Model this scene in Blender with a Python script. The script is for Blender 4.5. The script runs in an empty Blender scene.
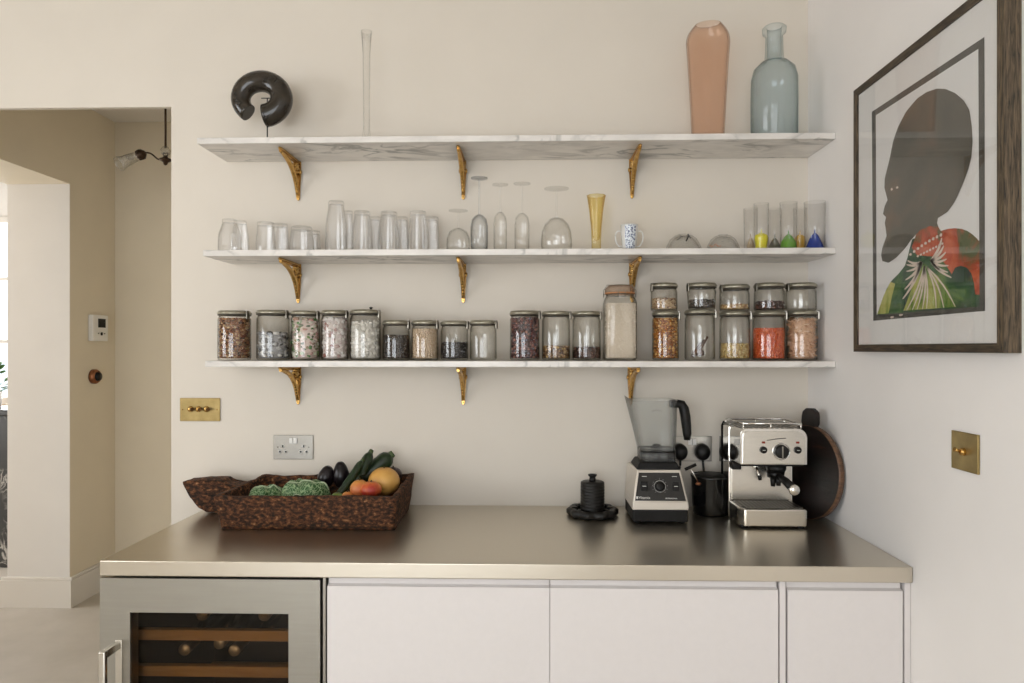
import bpy, bmesh, math, random
from mathutils import Vector, Matrix, noise
random.seed(7)
C = bpy.context.scene
COL = C.collection
PI = math.pi

# ------------------------------------------------------------------ camera
CAMD, CAMZ, F = 2.52, 1.48, 682.0
TH = math.atan(18.0/682.0)
cam_d = bpy.data.cameras.new('camera'); cam = bpy.data.objects.new('camera', cam_d); COL.objects.link(cam)
cam.location = (0, -CAMD, CAMZ); cam.rotation_euler = (PI/2, 0, TH)
cam_d.sensor_width = 36; cam_d.lens = 36*F/1024; cam_d.shift_y = 7/1024; cam_d.clip_start = 0.05
C.camera = cam
C.view_settings.view_transform = 'Standard'; C.view_settings.look = 'None'
C.view_settings.gamma = 1; C.view_settings.use_curve_mapping = False
C.view_settings.exposure = 1.44
C.cycles.transparent_max_bounces = 32
C.cycles.max_bounces = 8
C.cycles.diffuse_bounces = 4
C.cycles.caustics_reflective = False; C.cycles.caustics_refractive = False

# ------------------------------------------------------------------ world and daylight
W = bpy.data.worlds.new('sky'); C.world = W; W.use_nodes = True
W.node_tree.nodes['Background'].inputs[0].default_value = (0.80, 0.88, 1.0, 1)
W.node_tree.nodes['Background'].inputs[1].default_value = 0.9

def area(name, loc, rot, sx, sy, power, col=(1, 1, 1)):
    l = bpy.data.lights.new(name, 'AREA'); l.shape = 'RECTANGLE'; l.size = sx; l.size_y = sy
    l.energy = power; l.color = col
    o = bpy.data.objects.new(name, l); COL.objects.link(o); o.location = loc; o.rotation_euler = rot
    return o
# daylight through the rear garden window, the left window and the side room's window
area('daylight_rear', (-1.1, -5.25, 1.35), (PI/2, 0, 0), 2.8, 2.4, 25, (1.0, 0.985, 0.965))
area('daylight_left', (-4.25, -2.9, 1.65), (PI/2, 0, -PI/2), 2.4, 1.8, 25, (1.0, 0.98, 0.96))
area('daylight_side_room', (-4.2, 3.3, 1.75), (-PI/2, 0, 0), 1.8, 1.7, 26, (1.0, 0.98, 0.97))
area('daylight_side_room_front', (-5.45, 0.3, 1.6), (PI/2, 0, -PI/2), 1.6, 1.7, 26, (1.0, 0.98, 0.97))

# ------------------------------------------------------------------ pixel -> place helpers
def ray(px, py):
    a = (px-512)/F; b = (348.5-py)/F
    return Vector((-math.sin(TH)+a*math.cos(TH), math.cos(TH)+a*math.sin(TH), b))
O = Vector((0, -CAMD, CAMZ))
def P(px, py, Y):
    r = ray(px, py); return O + r*((Y+CAMD)/r.y)
def PX(px, py, X):
    r = ray(px, py); return O + r*(X/r.x)
def PZ(px, py, Z):
    r = ray(px, py); return O + r*((Z-CAMZ)/r.z)

# ------------------------------------------------------------------ materials
MATS = {}
def newmat(name):
    m = bpy.data.materials.new(name); m.use_nodes = True
    nt = m.node_tree; nt.nodes.clear()
    out = nt.nodes.new('ShaderNodeOutputMaterial'); MATS[name] = m
    return m, nt, out
def N(nt, t, **kw):
    n = nt.nodes.new(t)
    for k, v in kw.items():
        if k.startswith('i_'):
            n.inputs[int(k[2:]) if k[2:].isdigit() else k[2:].replace('_', ' ')].default_value = v
        else: setattr(n, k, v)
    return n
def ramp(nt, stops, fac=None):
    r = nt.nodes.new('ShaderNodeValToRGB'); e = r.color_ramp.elements
    while len(e) < len(stops): e.new(0.5)
    for k, (p, c) in enumerate(stops):
        e[k].position = p; e[k].color = (*c, 1) if len(c) == 3 else c
    if fac is not None: nt.links.new(fac, r.inputs[0])
    return r
def c3(r, g, b):   # sRGB 0..255 -> linear
    f = lambda u: (u/255/12.92) if u/255 <= .04045 else ((u/255+.055)/1.055)**2.4
    return (f(r), f(g), f(b))
def pbsdf(nt, out, col=(.8, .8, .8), rough=.5, metal=0, spec=.5, coat=0):
    b = nt.nodes.new('ShaderNodeBsdfPrincipled')
    b.inputs['Base Color'].default_value = (*col, 1); b.inputs['Roughness'].default_value = rough
    b.inputs['Metallic'].default_value = metal; b.inputs['Specular IOR Level'].default_value = spec
    b.inputs['Coat Weight'].default_value = coat
    nt.links.new(b.outputs[0], out.inputs[0]); return b
def coords(nt, scale=(1, 1, 1), rot=(0, 0, 0)):
    tc = nt.nodes.new('ShaderNodeTexCoord'); mp = nt.nodes.new('ShaderNodeMapping')
    mp.inputs['Scale'].default_value = scale; mp.inputs['Rotation'].default_value = rot
    nt.links.new(tc.outputs['Object'], mp.inputs[0]); return mp.outputs[0]
def bump(nt, b, h, strength, dist=.01):
    n = N(nt, 'ShaderNodeBump'); n.inputs['Strength'].default_value = strength; n.inputs['Distance'].default_value = dist
    nt.links.new(h, n.inputs['Height']); nt.links.new(n.outputs[0], b.inputs['Normal'])
def mat(name, col, rough=.5, metal=0, nscale=0, nvar=0.0, bmp=0, spec=.5, coat=0, stretch=(1, 1, 1), det=4):
    if name in MATS: return MATS[name]
    m, nt, out = newmat(name); b = pbsdf(nt, out, col, rough, metal, spec, coat)
    if nscale:
        n = N(nt, 'ShaderNodeTexNoise'); n.inputs['Scale'].default_value = nscale; n.inputs['Detail'].default_value = det
        nt.links.new(coords(nt, stretch), n.inputs['Vector'])
        r = ramp(nt, [(.3, tuple(max(0, c*(1-nvar)) for c in col)), (.7, tuple(min(1, c*(1+nvar)) for c in col))], n.outputs['Fac'])
        nt.links.new(r.outputs[0], b.inputs['Base Color'])
        if bmp: bump(nt, b, n.outputs['Fac'], bmp)
    return m
def noisemix(name, stops, scale=20, rough=.5, bmp=.2, stretch=(1, 1, 1), dist=0, metal=0, spec=.5, detail=6, bdist=.01, rvar=0):
    if name in MATS: return MATS[name]
    m, nt, out = newmat(name); b = pbsdf(nt, out, (.5, .5, .5), rough, metal, spec)
    n = N(nt, 'ShaderNodeTexNoise'); n.inputs['Scale'].default_value = scale; n.inputs['Detail'].default_value = detail
    n.inputs['Distortion'].default_value = dist; n.inputs['Roughness'].default_value = .6
    nt.links.new(coords(nt, stretch), n.inputs['Vector'])
    r = ramp(nt, stops, n.outputs['Fac']); nt.links.new(r.outputs[0], b.inputs['Base Color'])
    if bmp: bump(nt, b, n.outputs['Fac'], bmp, bdist)
    if rvar:
        mr = N(nt, 'ShaderNodeMapRange'); mr.inputs['To Min'].default_value = rough-rvar; mr.inputs['To Max'].default_value = rough+rvar
        nt.links.new(n.outputs['Fac'], mr.inputs['Value']); nt.links.new(mr.outputs[0], b.inputs['Roughness'])
    return m
def pieces(name, cols, rough=.55):
    """dry goods: every little piece takes its own colour"""
    if name in MATS: return MATS[name]
    m, nt, out = newmat(name); b = pbsdf(nt, out, cols[0], rough)
    g = nt.nodes.new('ShaderNodeNewGeometry')
    k = len(cols); st = [((i+.5)/k if k > 1 else 0, c) for i, c in enumerate(cols)]
    if k == 1: st.append((1, cols[0]))
    r = ramp(nt, st, g.outputs['Random Per Island']); nt.links.new(r.outputs[0], b.inputs['Base Color'])
    return m
def glass(name, centre=(.97, .97, .96), edge=(.62, .62, .6), refl=.9, body=0.0, bodycol=(.9, .9, .9), rough=.03, power=2.2):
    """thin clear glass: lets straight light through, darker where it is seen edge on, mirror like by angle"""
    if name in MATS: return MATS[name]
    m, nt, out = newmat(name)
    lw = N(nt, 'ShaderNodeLayerWeight'); lw.inputs['Blend'].default_value = .5
    pw = N(nt, 'ShaderNodeMath', operation='POWER'); pw.inputs[1].default_value = power
    nt.links.new(lw.outputs['Facing'], pw.inputs[0])
    r = ramp(nt, [(0, centre), (1, edge)], pw.outputs[0])
    tr = N(nt, 'ShaderNodeBsdfTransparent'); nt.links.new(r.outputs[0], tr.inputs[0])
    gl = N(nt, 'ShaderNodeBsdfGlossy'); gl.inputs['Roughness'].default_value = rough
    p5 = N(nt, 'ShaderNodeMath', operation='POWER'); p5.inputs[1].default_value = 5   # Schlick, same from either side
    nt.links.new(lw.outputs['Facing'], p5.inputs[0])
    mu = N(nt, 'ShaderNodeMath', operation='MULTIPLY_ADD'); mu.inputs[1].default_value = .6*refl; mu.inputs[2].default_value = .045*refl
    nt.links.new(p5.outputs[0], mu.inputs[0])
    mx = N(nt, 'ShaderNodeMixShader'); nt.links.new(mu.outputs[0], mx.inputs[0])
    src = tr.outputs[0]
    if body:
        df = N(nt, 'ShaderNodeBsdfDiffuse'); df.inputs[0].default_value = (*bodycol, 1)
        m2 = N(nt, 'ShaderNodeMixShader'); m2.inputs[0].default_value = body
        nt.links.new(tr.outputs[0], m2.inputs[1]); nt.links.new(df.outputs[0], m2.inputs[2]); src = m2.outputs[0]
    nt.links.new(src, mx.inputs[1]); nt.links.new(gl.outputs[0], mx.inputs[2])
    nt.links.new(mx.outputs[0], out.inputs[0]); return m

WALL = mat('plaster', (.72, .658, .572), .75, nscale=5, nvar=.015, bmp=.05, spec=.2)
WALL_R_LIT = mat('plaster_right_lit', (.84, .806, .772), .75, nscale=5, nvar=.015, bmp=.05, spec=.2)  # same paint as the other walls; extra light put into a paler colour
WALL_H = mat('plaster_hall', (.74, .66, .52), .8, nscale=4, nvar=.02, spec=.2)
WALL_W = mat('plaster_white', (.74, .71, .67), .8, nscale=4, nvar=.02, spec=.2)
CEIL = mat('ceiling_paint', (.74, .70, .64), .9, spec=.2)
SKIRT = mat('skirting_paint', (.72, .68, .62), .5)
FLOORM = noisemix('pale_concrete', [(.3, (.43, .39, .33)), (.7, (.53, .48, .42))], 3, .45, .03, rvar=.05)
CABW = mat('cabinet_paint', (.71, .67, .65), .4, nscale=60, nvar=.01)
CABW2 = mat('cabinet_rail_paint', (.64, .60, .55), .45)
DARKGAP = mat('dark_gap', (.015, .014, .013), .8)
CHROME = mat('chrome', (.82, .80, .76), .08, 1)
CHROMEB = mat('brushed_chrome', (.72, .69, .63), .24, 1, nscale=40, nvar=.04, stretch=(1, 8, 8))
BLACK = mat('black_plastic', (.006, .0055, .005), .42, spec=.28)
BLACKG = mat('gloss_black', (.004, .004, .004), .14, spec=.35)
RUBBER = mat('black_rubber', (.010, .0095, .009), .6, spec=.25)
CREAM = mat('platinum_housing', (.66, .60, .52), .32, .35)
PANEL = mat('control_panel', (.022, .020, .018), .35, spec=.35)
WHITEINK = mat('white_ink', (.75, .73, .68), .5)
WHITEPL = mat('white_plastic', (.78, .76, .72), .35)
BRASS = noisemix('aged_brass', [(.3, (.40, .22, .055)), (.7, (.72, .46, .16))], 60, .26, .15, metal=1, bdist=.002)
BRASSP = noisemix('antique_brass_plate', [(.3, (.27, .195, .075)), (.7, (.42, .31, .13))], 25, .42, .05, metal=.85, bdist=.001)
STEELP = mat('socket_steel', (.34, .32, .285), .38, .9, nscale=60, nvar=.06, stretch=(1, 1, 10))
TIN = noisemix('jar_lid_tin', [(.3, (.30, .28, .21)), (.7, (.48, .45, .36))], 50, .3, .05, metal=.75, bdist=.001)
SEAL = mat('seal_dark', (.07, .06, .045), .6)
ORANGE_SEAL = mat('seal_orange', (.50, .22, .09), .55)
WIRE = mat('wire', (.30, .28, .24), .3, 1)

def steel():
    m, nt, out = newmat('counter_steel'); b = pbsdf(nt, out, (.67, .615, .52), .29, 1)
    n = N(nt, 'ShaderNodeTexNoise'); n.inputs['Scale'].default_value = 3; n.inputs['Detail'].default_value = 8
    nt.links.new(coords(nt, (60, 2, 60), (0, 0, 0)), n.inputs['Vector'])
    mr = N(nt, 'ShaderNodeMapRange'); mr.inputs['To Min'].default_value = .27; mr.inputs['To Max'].default_value = .31
    nt.links.new(n.outputs['Fac'], mr.inputs['Value']); nt.links.new(mr.outputs[0], b.inputs['Roughness'])
    return m
STEEL = steel()
STEELD = mat('fridge_steel', (.37, .35, .305), .36, .9, nscale=6, nvar=.03, stretch=(1, 1, 20))

def marble(name, base, vein, sc=(1.6, 3.5, 3.5), thr=.5, w=.035, rough=.3):
    m, nt, out = newmat(name); b = pbsdf(nt, out, base, rough)
    co = coords(nt, sc, (0, 0, .35))
    n = N(nt, 'ShaderNodeTexNoise'); n.inputs['Scale'].default_value = 2.1; n.inputs['Detail'].default_value = 7; n.inputs['Distortion'].default_value = 1.2
    nt.links.new(co, n.inputs['Vector'])
    r = ramp(nt, [(thr-w*1.6, (0, 0, 0)), (thr, (1, 1, 1)), (thr+w, (0, 0, 0))], n.outputs['Fac'])
    n2 = N(nt, 'ShaderNodeTexNoise'); n2.inputs['Scale'].default_value = 1.4; nt.links.new(co, n2.inputs['Vector'])
    r2 = ramp(nt, [(.42, (0, 0, 0)), (.62, (1, 1, 1))], n2.outputs['Fac'])
    mu = N(nt, 'ShaderNodeMath', operation='MULTIPLY'); nt.links.new(r.outputs[0], mu.inputs[0]); nt.links.new(r2.outputs[0], mu.inputs[1])
    n3 = N(nt, 'ShaderNodeTexNoise'); n3.inputs['Scale'].default_value = 6; n3.inputs['Detail'].default_value = 5; nt.links.new(co, n3.inputs['Vector'])
    r3 = ramp(nt, [(.4, tuple(c*.86 for c in base)), (.6, base)], n3.outputs['Fac'])
    mx = N(nt, 'ShaderNodeMix', data_type='RGBA')
    nt.links.new(mu.outputs[0], mx.inputs[0]); nt.links.new(r3.outputs[0], mx.inputs[6]); mx.inputs[7].default_value = (*vein, 1)
    nt.links.new(mx.outputs[2], b.inputs['Base Color']); return m
MARBLE = marble('white_marble', (.80, .76, .71), (.26, .25, .23))
MARBLED = marble('black_marble', (.03, .028, .026), (.45, .42, .38), (3, 3, 3), .5, .03)

def wood(name, dark, light, scale=6, stretch=(1, 1, 14), rough=.6, bmp=.35, bdist=.004, thr=(.35, .65)):
    return noisemix(name, [(thr[0], dark), (thr[1], light)], scale, rough, bmp, stretch, .6, bdist=bdist, detail=8)
TROUGH = noisemix('old_carved_wood', [(.34, (.008, .005, .003)), (.47, (.040, .018, .009)), (.60, (.15, .055, .020)), (.72, (.42, .22, .10))], 80, .75, 1.0, (.8, 1, 1.3), .2, spec=.25, detail=10, bdist=.006)
FRAMEW = wood('grained_frame_wood', (.014, .010, .006), (.15, .105, .06), 28, (9, 9, .7), .55, .4, .002)
BOARDW = noisemix('dark_board_wood', [(.4, (.004, .0035, .003)), (.62, (.016, .008, .006)), (.8, (.09, .03, .014))], 7, .5, .15, (1, 1, 5), .5)
BOARDE = wood('board_edge_wood', (.06, .03, .016), (.20, .10, .05), 20, (1, 1, 5), .5)
RACKW = wood('rack_beech', (.36, .225, .10), (.48, .32, .155), 10, (.8, 6, 6), .5, .1)
POLISHED = noisemix('polished_dark_stone', [(.35, (.010, .008, .006)), (.7, (.045, .034, .022))], 14, .13, .05, (1, 1, 1), .5, bdist=.001)

G_CLEAR = glass('clear_glass', (.995, .995, .992), (.72, .72, .70), 1.1, power=3)
G_FAINT = glass('faint_clear_glass', (.995, .995, .995), (.84, .84, .83), .7)
G_CUT = glass('pressed_glass', (.992, .992, .992), (.84, .835, .82), 1.8, .025, (.95, .95, .95), .02, 3)
G_JAR = glass('jar_glass', (.992, .991, .982), (.30, .29, .22), 1.15, power=3.5)
G_BLUE = glass('pale_blue_glass', (.93, .962, .975), (.60, .66, .66), .8, .03, (.7, .78, .8))
G_ROSE = glass('rose_brown_glass', (.975, .905, .855), (.30, .17, .10), .7, .025, (.75, .5, .36), power=5)
G_AMBER = glass('straw_glass', (.995, .955, .77), (.76, .58, .25), .9, .07, (.9, .7, .3))
G_BLEND = glass('blender_jar_glass', (.945, .952, .95), (.52, .53, .52), .9, .045, (.75, .78, .8))
G_WINE = glass('cooler_door_glass', (.74, .66, .56), (.3, .25, .2), .4)
G_PIC = glass('picture_glass', (.988, .988, .988), (.95, .95, .95), 1.0, rough=.015)
G_FROST = glass('frosted_shade_glass', (.90, .89, .86), (.6, .58, .52), .8, .10, (.85, .82, .75))
G_WIN = glass('window_glass', (.97, .98, .98), (.8, .82, .82), .8)

# ------------------------------------------------------------------ mesh builder
class MB:
    def __init__(s): s.bm = bmesh.new(); s.mi = 0
    def _fin(s, faces, smooth):
        for f in faces: f.smooth = smooth; f.material_index = s.mi
    def box(s, x0, x1, y0, y1, z0, z1, bev=0, seg=2, smooth=False, M=None):
        r = bmesh.ops.create_cube(s.bm, size=1); vs = r['verts']
        for v in vs:
            v.co = Vector(((x0+x1)/2+v.co.x*(x1-x0), (y0+y1)/2+v.co.y*(y1-y0), (z0+z1)/2+v.co.z*(z1-z0)))
        return s._bev(vs, bev, seg, smooth, M)
    def _bev(s, vs, bev, seg, smooth, M):
        fs = {f for v in vs for f in v.link_faces}
        s._fin(fs, smooth)
        allv = set(vs)
        if bev:
            es = list({e for v in vs for e in v.link_edges})
            r = bmesh.ops.bevel(s.bm, geom=es, offset=bev, segments=seg, profile=.6, affect='EDGES', clamp_overlap=True)
            for f in r['faces']: f.smooth = True; f.material_index = s.mi
            allv = {v for v in allv if v.is_valid} | set(r['verts'])
        if M is not None:
            for v in allv: v.co = M @ v.co
        return s
    def hexa(s, pts, bev=0, seg=2, smooth=False):
        """8 corners: bottom 4 (ccw) then top 4"""
        vs = [s.bm.verts.new(p) for p in pts]
        for q in ((3, 2, 1, 0), (4, 5, 6, 7), (0, 1, 5, 4), (1, 2, 6, 5), (2, 3, 7, 6), (3, 0, 4, 7)):
            s.bm.faces.new([vs[i] for i in q])
        return s._bev(vs, bev, seg, smooth, None)
    def lathe(s, prof, seg=32, c=(0, 0, 0), smooth=True, M=None, sx=1, sy=1, fn=None, closed=False):
        rings = []
        for (r, z) in prof:
            if r < 1e-6: rings.append([s.bm.verts.new((0, 0, z))])
            else:
                ring = []
                for k in range(seg):
                    a = 2*PI*k/seg; rr = r*(fn(a, z) if fn else 1)
                    ring.append(s.bm.verts.new((rr*math.cos(a)*sx, rr*math.sin(a)*sy, z)))
                rings.append(ring)
        fs = []
        prs = list(zip(rings[:-1], rings[1:]))
        if closed: prs.append((rings[-1], rings[0]))
        for a, b in prs:
            for k in range(seg):
                k2 = (k+1) % seg
                if len(a) == 1 and len(b) == 1: continue
                if len(a) == 1: q = [a[0], b[k2], b[k]]
                elif len(b) == 1: q = [a[k], a[k2], b[0]]
                else: q = [a[k], a[k2], b[k2], b[k]]
                try: fs.append(s.bm.faces.new(q))
                except ValueError: pass
        s._fin(fs, smooth)
        for ring in rings:
            for v in ring:
                v.co = (M @ v.co) if M is not None else v.co
                v.co += Vector(c)
        return s
    def tube(s, pts, rad, seg=8, smooth=True, flat=None, caps=True, up=None):
        pts = [Vector(p) for p in pts]; n = len(pts); rings = []
        if not isinstance(rad, (list, tuple)): rad = [rad]*n
        ref = up or Vector((0.12, 0.31, .94)).normalized()
        for i, p in enumerate(pts):
            t = (pts[min(i+1, n-1)]-pts[max(i-1, 0)]).normalized()
            r_ = ref if abs(t.dot(ref)) < .95 else Vector((1, 0, 0))
            u = t.cross(r_).normalized(); w = u.cross(t).normalized()
            ru = rad[i]; rw = rad[i]*(flat if flat else 1)
            rings.append([s.bm.verts.new(p+u*ru*math.cos(2*PI*k/seg)+w*rw*math.sin(2*PI*k/seg)) for k in range(seg)])
        fs = []
        for a, b in zip(rings[:-1], rings[1:]):
            for k in range(seg): fs.append(s.bm.faces.new([a[k], a[(k+1) % seg], b[(k+1) % seg], b[k]]))
        s._fin(fs, smooth)
        if caps: s._fin([s.bm.faces.new(rings[0][::-1]), s.bm.faces.new(rings[-1])], False)
        return s
    def prism(s, poly, axis, d0, d1, bev=0, seg=2, smooth=False):
        """poly in the plane across the axis, extruded d0..d1 (axis y: poly is x,z; x: y,z; z: x,y)"""
        def pt(a, b, d): return {'y': (a, d, b), 'x': (d, a, b), 'z': (a, b, d)}[axis]
        A = [s.bm.verts.new(pt(a, b, d0)) for a, b in poly]; B = [s.bm.verts.new(pt(a, b, d1)) for a, b in poly]
        n = len(poly)
        s.bm.faces.new(A[::-1]); s.bm.faces.new(B)
        for k in range(n): s.bm.faces.new([A[k], A[(k+1) % n], B[(k+1) % n], B[k]])
        return s._bev(A+B, bev, seg, smooth, None)
    def face(s, pts):
        f = s.bm.faces.new([s.bm.verts.new(p) for p in pts]); f.material_index = s.mi; return s
    def ell(s, c, r, sub=2, M=None, nz=0, nsc=20, smooth=True):
        q = bmesh.ops.create_icosphere(s.bm, subdivisions=sub, radius=1); fs = set()
        for v in q['verts']:
            k = 1+(nz*noise.noise(v.co*nsc+Vector(c)*37) if nz else 0)
            p = Vector((v.co.x*r[0], v.co.y*r[1], v.co.z*r[2]))*k
            if M is not None: p = M @ p
            v.co = p+Vector(c); fs |= set(v.link_faces)
        s._fin(fs, smooth); return s
    def build(s, name, m, parent=None, loc=None, rz=0, recalc=True):
        if recalc: bmesh.ops.recalc_face_normals(s.bm, faces=s.bm.faces)
        me = bpy.data.meshes.new(name); s.bm.to_mesh(me); s.bm.free()
        for q in (m if isinstance(m, (list, tuple)) else [m]): me.materials.append(q)
        o = bpy.data.objects.new(name, me); COL.objects.link(o)
        if parent: o.parent = parent
        if loc is not None: o.location = loc
        if rz: o.rotation_euler.z = rz
        return o
def tag(o, label=None, cat=None, group=None, kind=None):
    if label: o['label'] = label
    if cat: o['category'] = cat
    if group: o['group'] = group
    if kind: o['kind'] = kind
    return o
def thing(name, label, cat, loc=(0, 0, 0), rz=0, group=None):
    o = bpy.data.objects.new(name, None); COL.objects.link(o); o.empty_display_size = .05
    o.location = loc; o.rotation_euler.z = rz
    return tag(o, label, cat, group)
def struct(name, mb, m): return tag(mb.build(name, m), kind='structure')
def copy_tree(o, parent=None):
    c = o.copy(); COL.objects.link(c); c.parent = parent
    for ch in list(o.children): copy_tree(ch, c)
    return c
def text(name, body, size, M, m, parent, ext=.0003, align='LEFT'):
    cu = bpy.data.curves.new(name, 'FONT'); cu.body = body; cu.size = size; cu.extrude = ext; cu.align_x = align
    cu.materials.append(m); o = bpy.data.objects.new(name, cu); COL.objects.link(o)
    dg = bpy.context.evaluated_depsgraph_get(); me = bpy.data.meshes.new_from_object(o.evaluated_get(dg))
    bpy.data.objects.remove(o); me.materials.clear(); me.materials.append(m)
    o = bpy.data.objects.new(name, me); COL.objects.link(o)
    o.parent = parent; o.matrix_local = M; return o
def bez(p0, p1, p2, p3, n=12):
    p0, p1, p2, p3 = map(Vector, (p0, p1, p2, p3)); r = []
    for i in range(n+1):
        t = i/n; r.append(p0*(1-t)**3+p1*3*t*(1-t)**2+p2*3*t*t*(1-t)+p3*t**3)
    return r

# ------------------------------------------------------------------ the room
XR = P(808, 300, 0).x                     # right wall
XD = P(171.3, 300, 0).x                   # doorway edge
ZD = P(90, 107.5, 0).z                    # doorway head
ZC = 2.915; XL = -4.2; YB = -5.2; TW = .12
DL = -2.45                                # hidden left edge of the opening
struct('floor', MB().box(-5.6, XR+.1, YB-.1, 3.6, -.1, 0), FLOORM)
struct('ceiling', MB().box(-5.6, XR+.1, YB-.1, 3.6, ZC, ZC+.1), CEIL)
w = MB(); w.box(XD, XR+.1, 0, TW, 0, ZC); w.box(DL, XD, 0, .02, ZD, ZC); w.box(XL-.1, DL, 0, TW, 0, ZC)
struct('wall_back', w, WALL)
struct('wall_right', MB().box(XR, XR+.1, YB-.1, 0, 0, ZC), WALL_R_LIT)
w = MB(); w.box(XL-.1, XL, YB, -4.1, 0, ZC); w.box(XL-.1, XL, -1.7, 0, 0, ZC)
w.box(XL-.1, XL, -4.1, -1.7, 0, .75); w.box(XL-.1, XL, -4.1, -1.7, 2.55, ZC)
struct('wall_left', w, WALL)
w = MB(); w.box(XL-.1, -2.55, YB-.1, YB, 0, ZC); w.box(.35, XR, YB-.1, YB, 0, ZC)
w.box(-2.55, .35, YB-.1, YB, 0, .12); w.box(-2.55, .35, YB-.1, YB, 2.6, ZC)
struct('wall_rear', w, WALL)
# hall beyond the opening: a wall running back (with a wide opening into the side room) and its far end
HX = PX(70, 607, -2.63).x
YJ = PZ(70, 607, 0).y; HX = PZ(70, 607, 0).x
YF = PX(115, 400, HX).y
JW = abs(P(7.7, 400, YJ).x-HX)
ZH = P(66, 184, YJ).z
w = MB(); w.box(HX-JW, HX, YJ, YF, 0, ZC); w.box(HX-JW, HX, TW, .3, 0, ZC); w.box(HX-JW, HX, .3, YJ, ZH, ZC)
w.mi = 1; w.box(HX-JW, HX-.0005, YJ-.002, YJ, 0, ZH-.0)
struct('wall_hall_side', w, [WALL_H, WALL_W])
struct('wall_hall_end', MB().box(HX, XD+.3, YF, YF+.1, 0, ZC), WALL_H)
struct('wall_hall_right', MB().box(XD+.3, XD+.4, TW, YF, 0, ZC), WALL_H)
# skirting of the hall
def skirt(name, pts):
    b = MB()
    for (x0, x1, y0, y1, nx, ny) in pts:
        b.box(x0-(.018 if nx else 0)*0, x1, y0, y1, 0, .155)
        b.box(x0+(.008 if nx else 0)*0, x1-(.008 if nx else 0), y0+(.008 if ny else 0), y1, .155, .172, .003)
    return struct(name, b, SKIRT)
skirt('baseboard_jamb', [(HX-JW-.03, HX+.018, YJ-.02, YJ-.001, 0, 1)])
skirt('baseboard_hall', [(HX, HX+.018, YJ-.002, YF, 1, 0)])
skirt('baseboard_hall_end', [(HX+.018, XD+.3, YF-.018, YF, 0, 1)])
# side room shell
w = MB(); SY = 3.2; wz0, wz1 = 1.0, 2.62; wx0, wx1 = -5.0, -3.35
w.box(-5.6, wx0, SY, SY+.1, 0, ZC); w.box(wx1, HX-JW, SY, SY+.1, 0, ZC); w.box(wx0, wx1, SY, SY+.1, 0, wz0); w.box(wx0, wx1, SY, SY+.1, wz1, ZC)
w.box(HX-JW, HX, YF, SY+.1, 0, ZC)
struct('wall_side_room', w, WALL_W)
w = MB(); w.box(-5.6, -5.5, TW, -.3+.0+.5, 0, ZC); w.box(-5.6, -5.5, 1.6, SY, 0, ZC); w.box(-5.6, -5.5, .2, 1.6, 0, .6); w.box(-5.6, -5.5, .2, 1.6, 2.6, ZC)
w.box(-5.6, XL-.1, 0, TW, 0, ZC)
struct('wall_side_room_left', w, WALL_W)
def window(name, x0, x1, y0, y1, z0, z1, nx, nz):
    """sash frame with glazing bars; runs along x if y1-y0 is small"""
    root = bpy.data.objects.new(name, None); COL.objects.link(root); root.location = (x0, y0, z0); root['kind'] = 'structure'
    L = max(x1-x0, y1-y0); ax = (x1-x0) > (y1-y0); t = min(x1-x0, y1-y0); H = z1-z0
    def bx(b, u0, u1, v0, v1, d0, d1):
        if ax: b.box(u0, u1, d0, d1, v0, v1, .004)
        else: b.box(d0, d1, u0, u1, v0, v1, .004)
    b = MB(); fr = .06
    bx(b, 0, fr, 0, H, 0, t); bx(b, L-fr, L, 0, H, 0, t); bx(b, fr, L-fr, 0, fr, 0, t); bx(b, fr, L-fr, H-fr, H, 0, t)
    b.build('window_frame', SKIRT, root)
    b = MB()
    for k in range(1, nx): bx(b, L*k/nx-.015, L*k/nx+.015, fr, H-fr, t*.25, t*.75)
    for k in range(1, nz): bx(b, fr, L-fr, H*k/nz-.015, H*k/nz+.015, t*.3, t*.7)
    b.build('glazing_bar', SKIRT, root)
    b = MB(); bx(b, fr, L-fr, fr, H-fr, t*.48, t*.52); b.build('pane', G_WIN, root)
window('window_1', wx0, wx1, SY+.02, SY+.08, wz0, wz1, 5, 3)
window('window_2', -2.55, .35, YB-.08, YB-.02, .12, 2.6, 4, 1)
window('window_3', XL-.08, XL-.02, -4.1, -1.7, .75, 2.55, 3, 1)
struct('trim_window_sill', MB().box(wx0-.05, wx1+.05, SY-.16, SY, wz0-.04, wz0, .006), RACKW)

# ------------------------------------------------------------------ side room: mantelpiece and plant
t = thing('mantelpiece', 'dark veined marble mantelpiece glimpsed through the far left opening', 'fireplace', (-3.95, 2.05, 0))
MB().box(-.75, .55, -.12, .2, 1.03, 1.07, .008).build('mantel_shelf', MARBLED, t)
MB().box(.25, .5, -.06, .18, 0, 1.028, .006).build('jamb', MARBLED, t)
MB().box(-.7, -.45, -.06, .18, 0, 1.028, .006).build('jamb', MARBLED, t)
MB().box(-.45, .25, -.04, .18, .8, 1.028, .004).build('lintel', MARBLED, t)
LEAFM = mat('leaf_green', (.06, .16, .03), .45, nscale=20, nvar=.3)
t = thing('potted_plant', 'small green leafy plant by the window glimpsed at far left edge', 'plant', (-3.72, 2.1, 1.07))
MB().lathe([(0, 0), (.05, 0), (.065, .11), (.058, .11), (.052, .09), (0, .09)], 24).build('pot', WHITEPL, t)
b = MB()
rl = random.Random(4)
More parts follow.
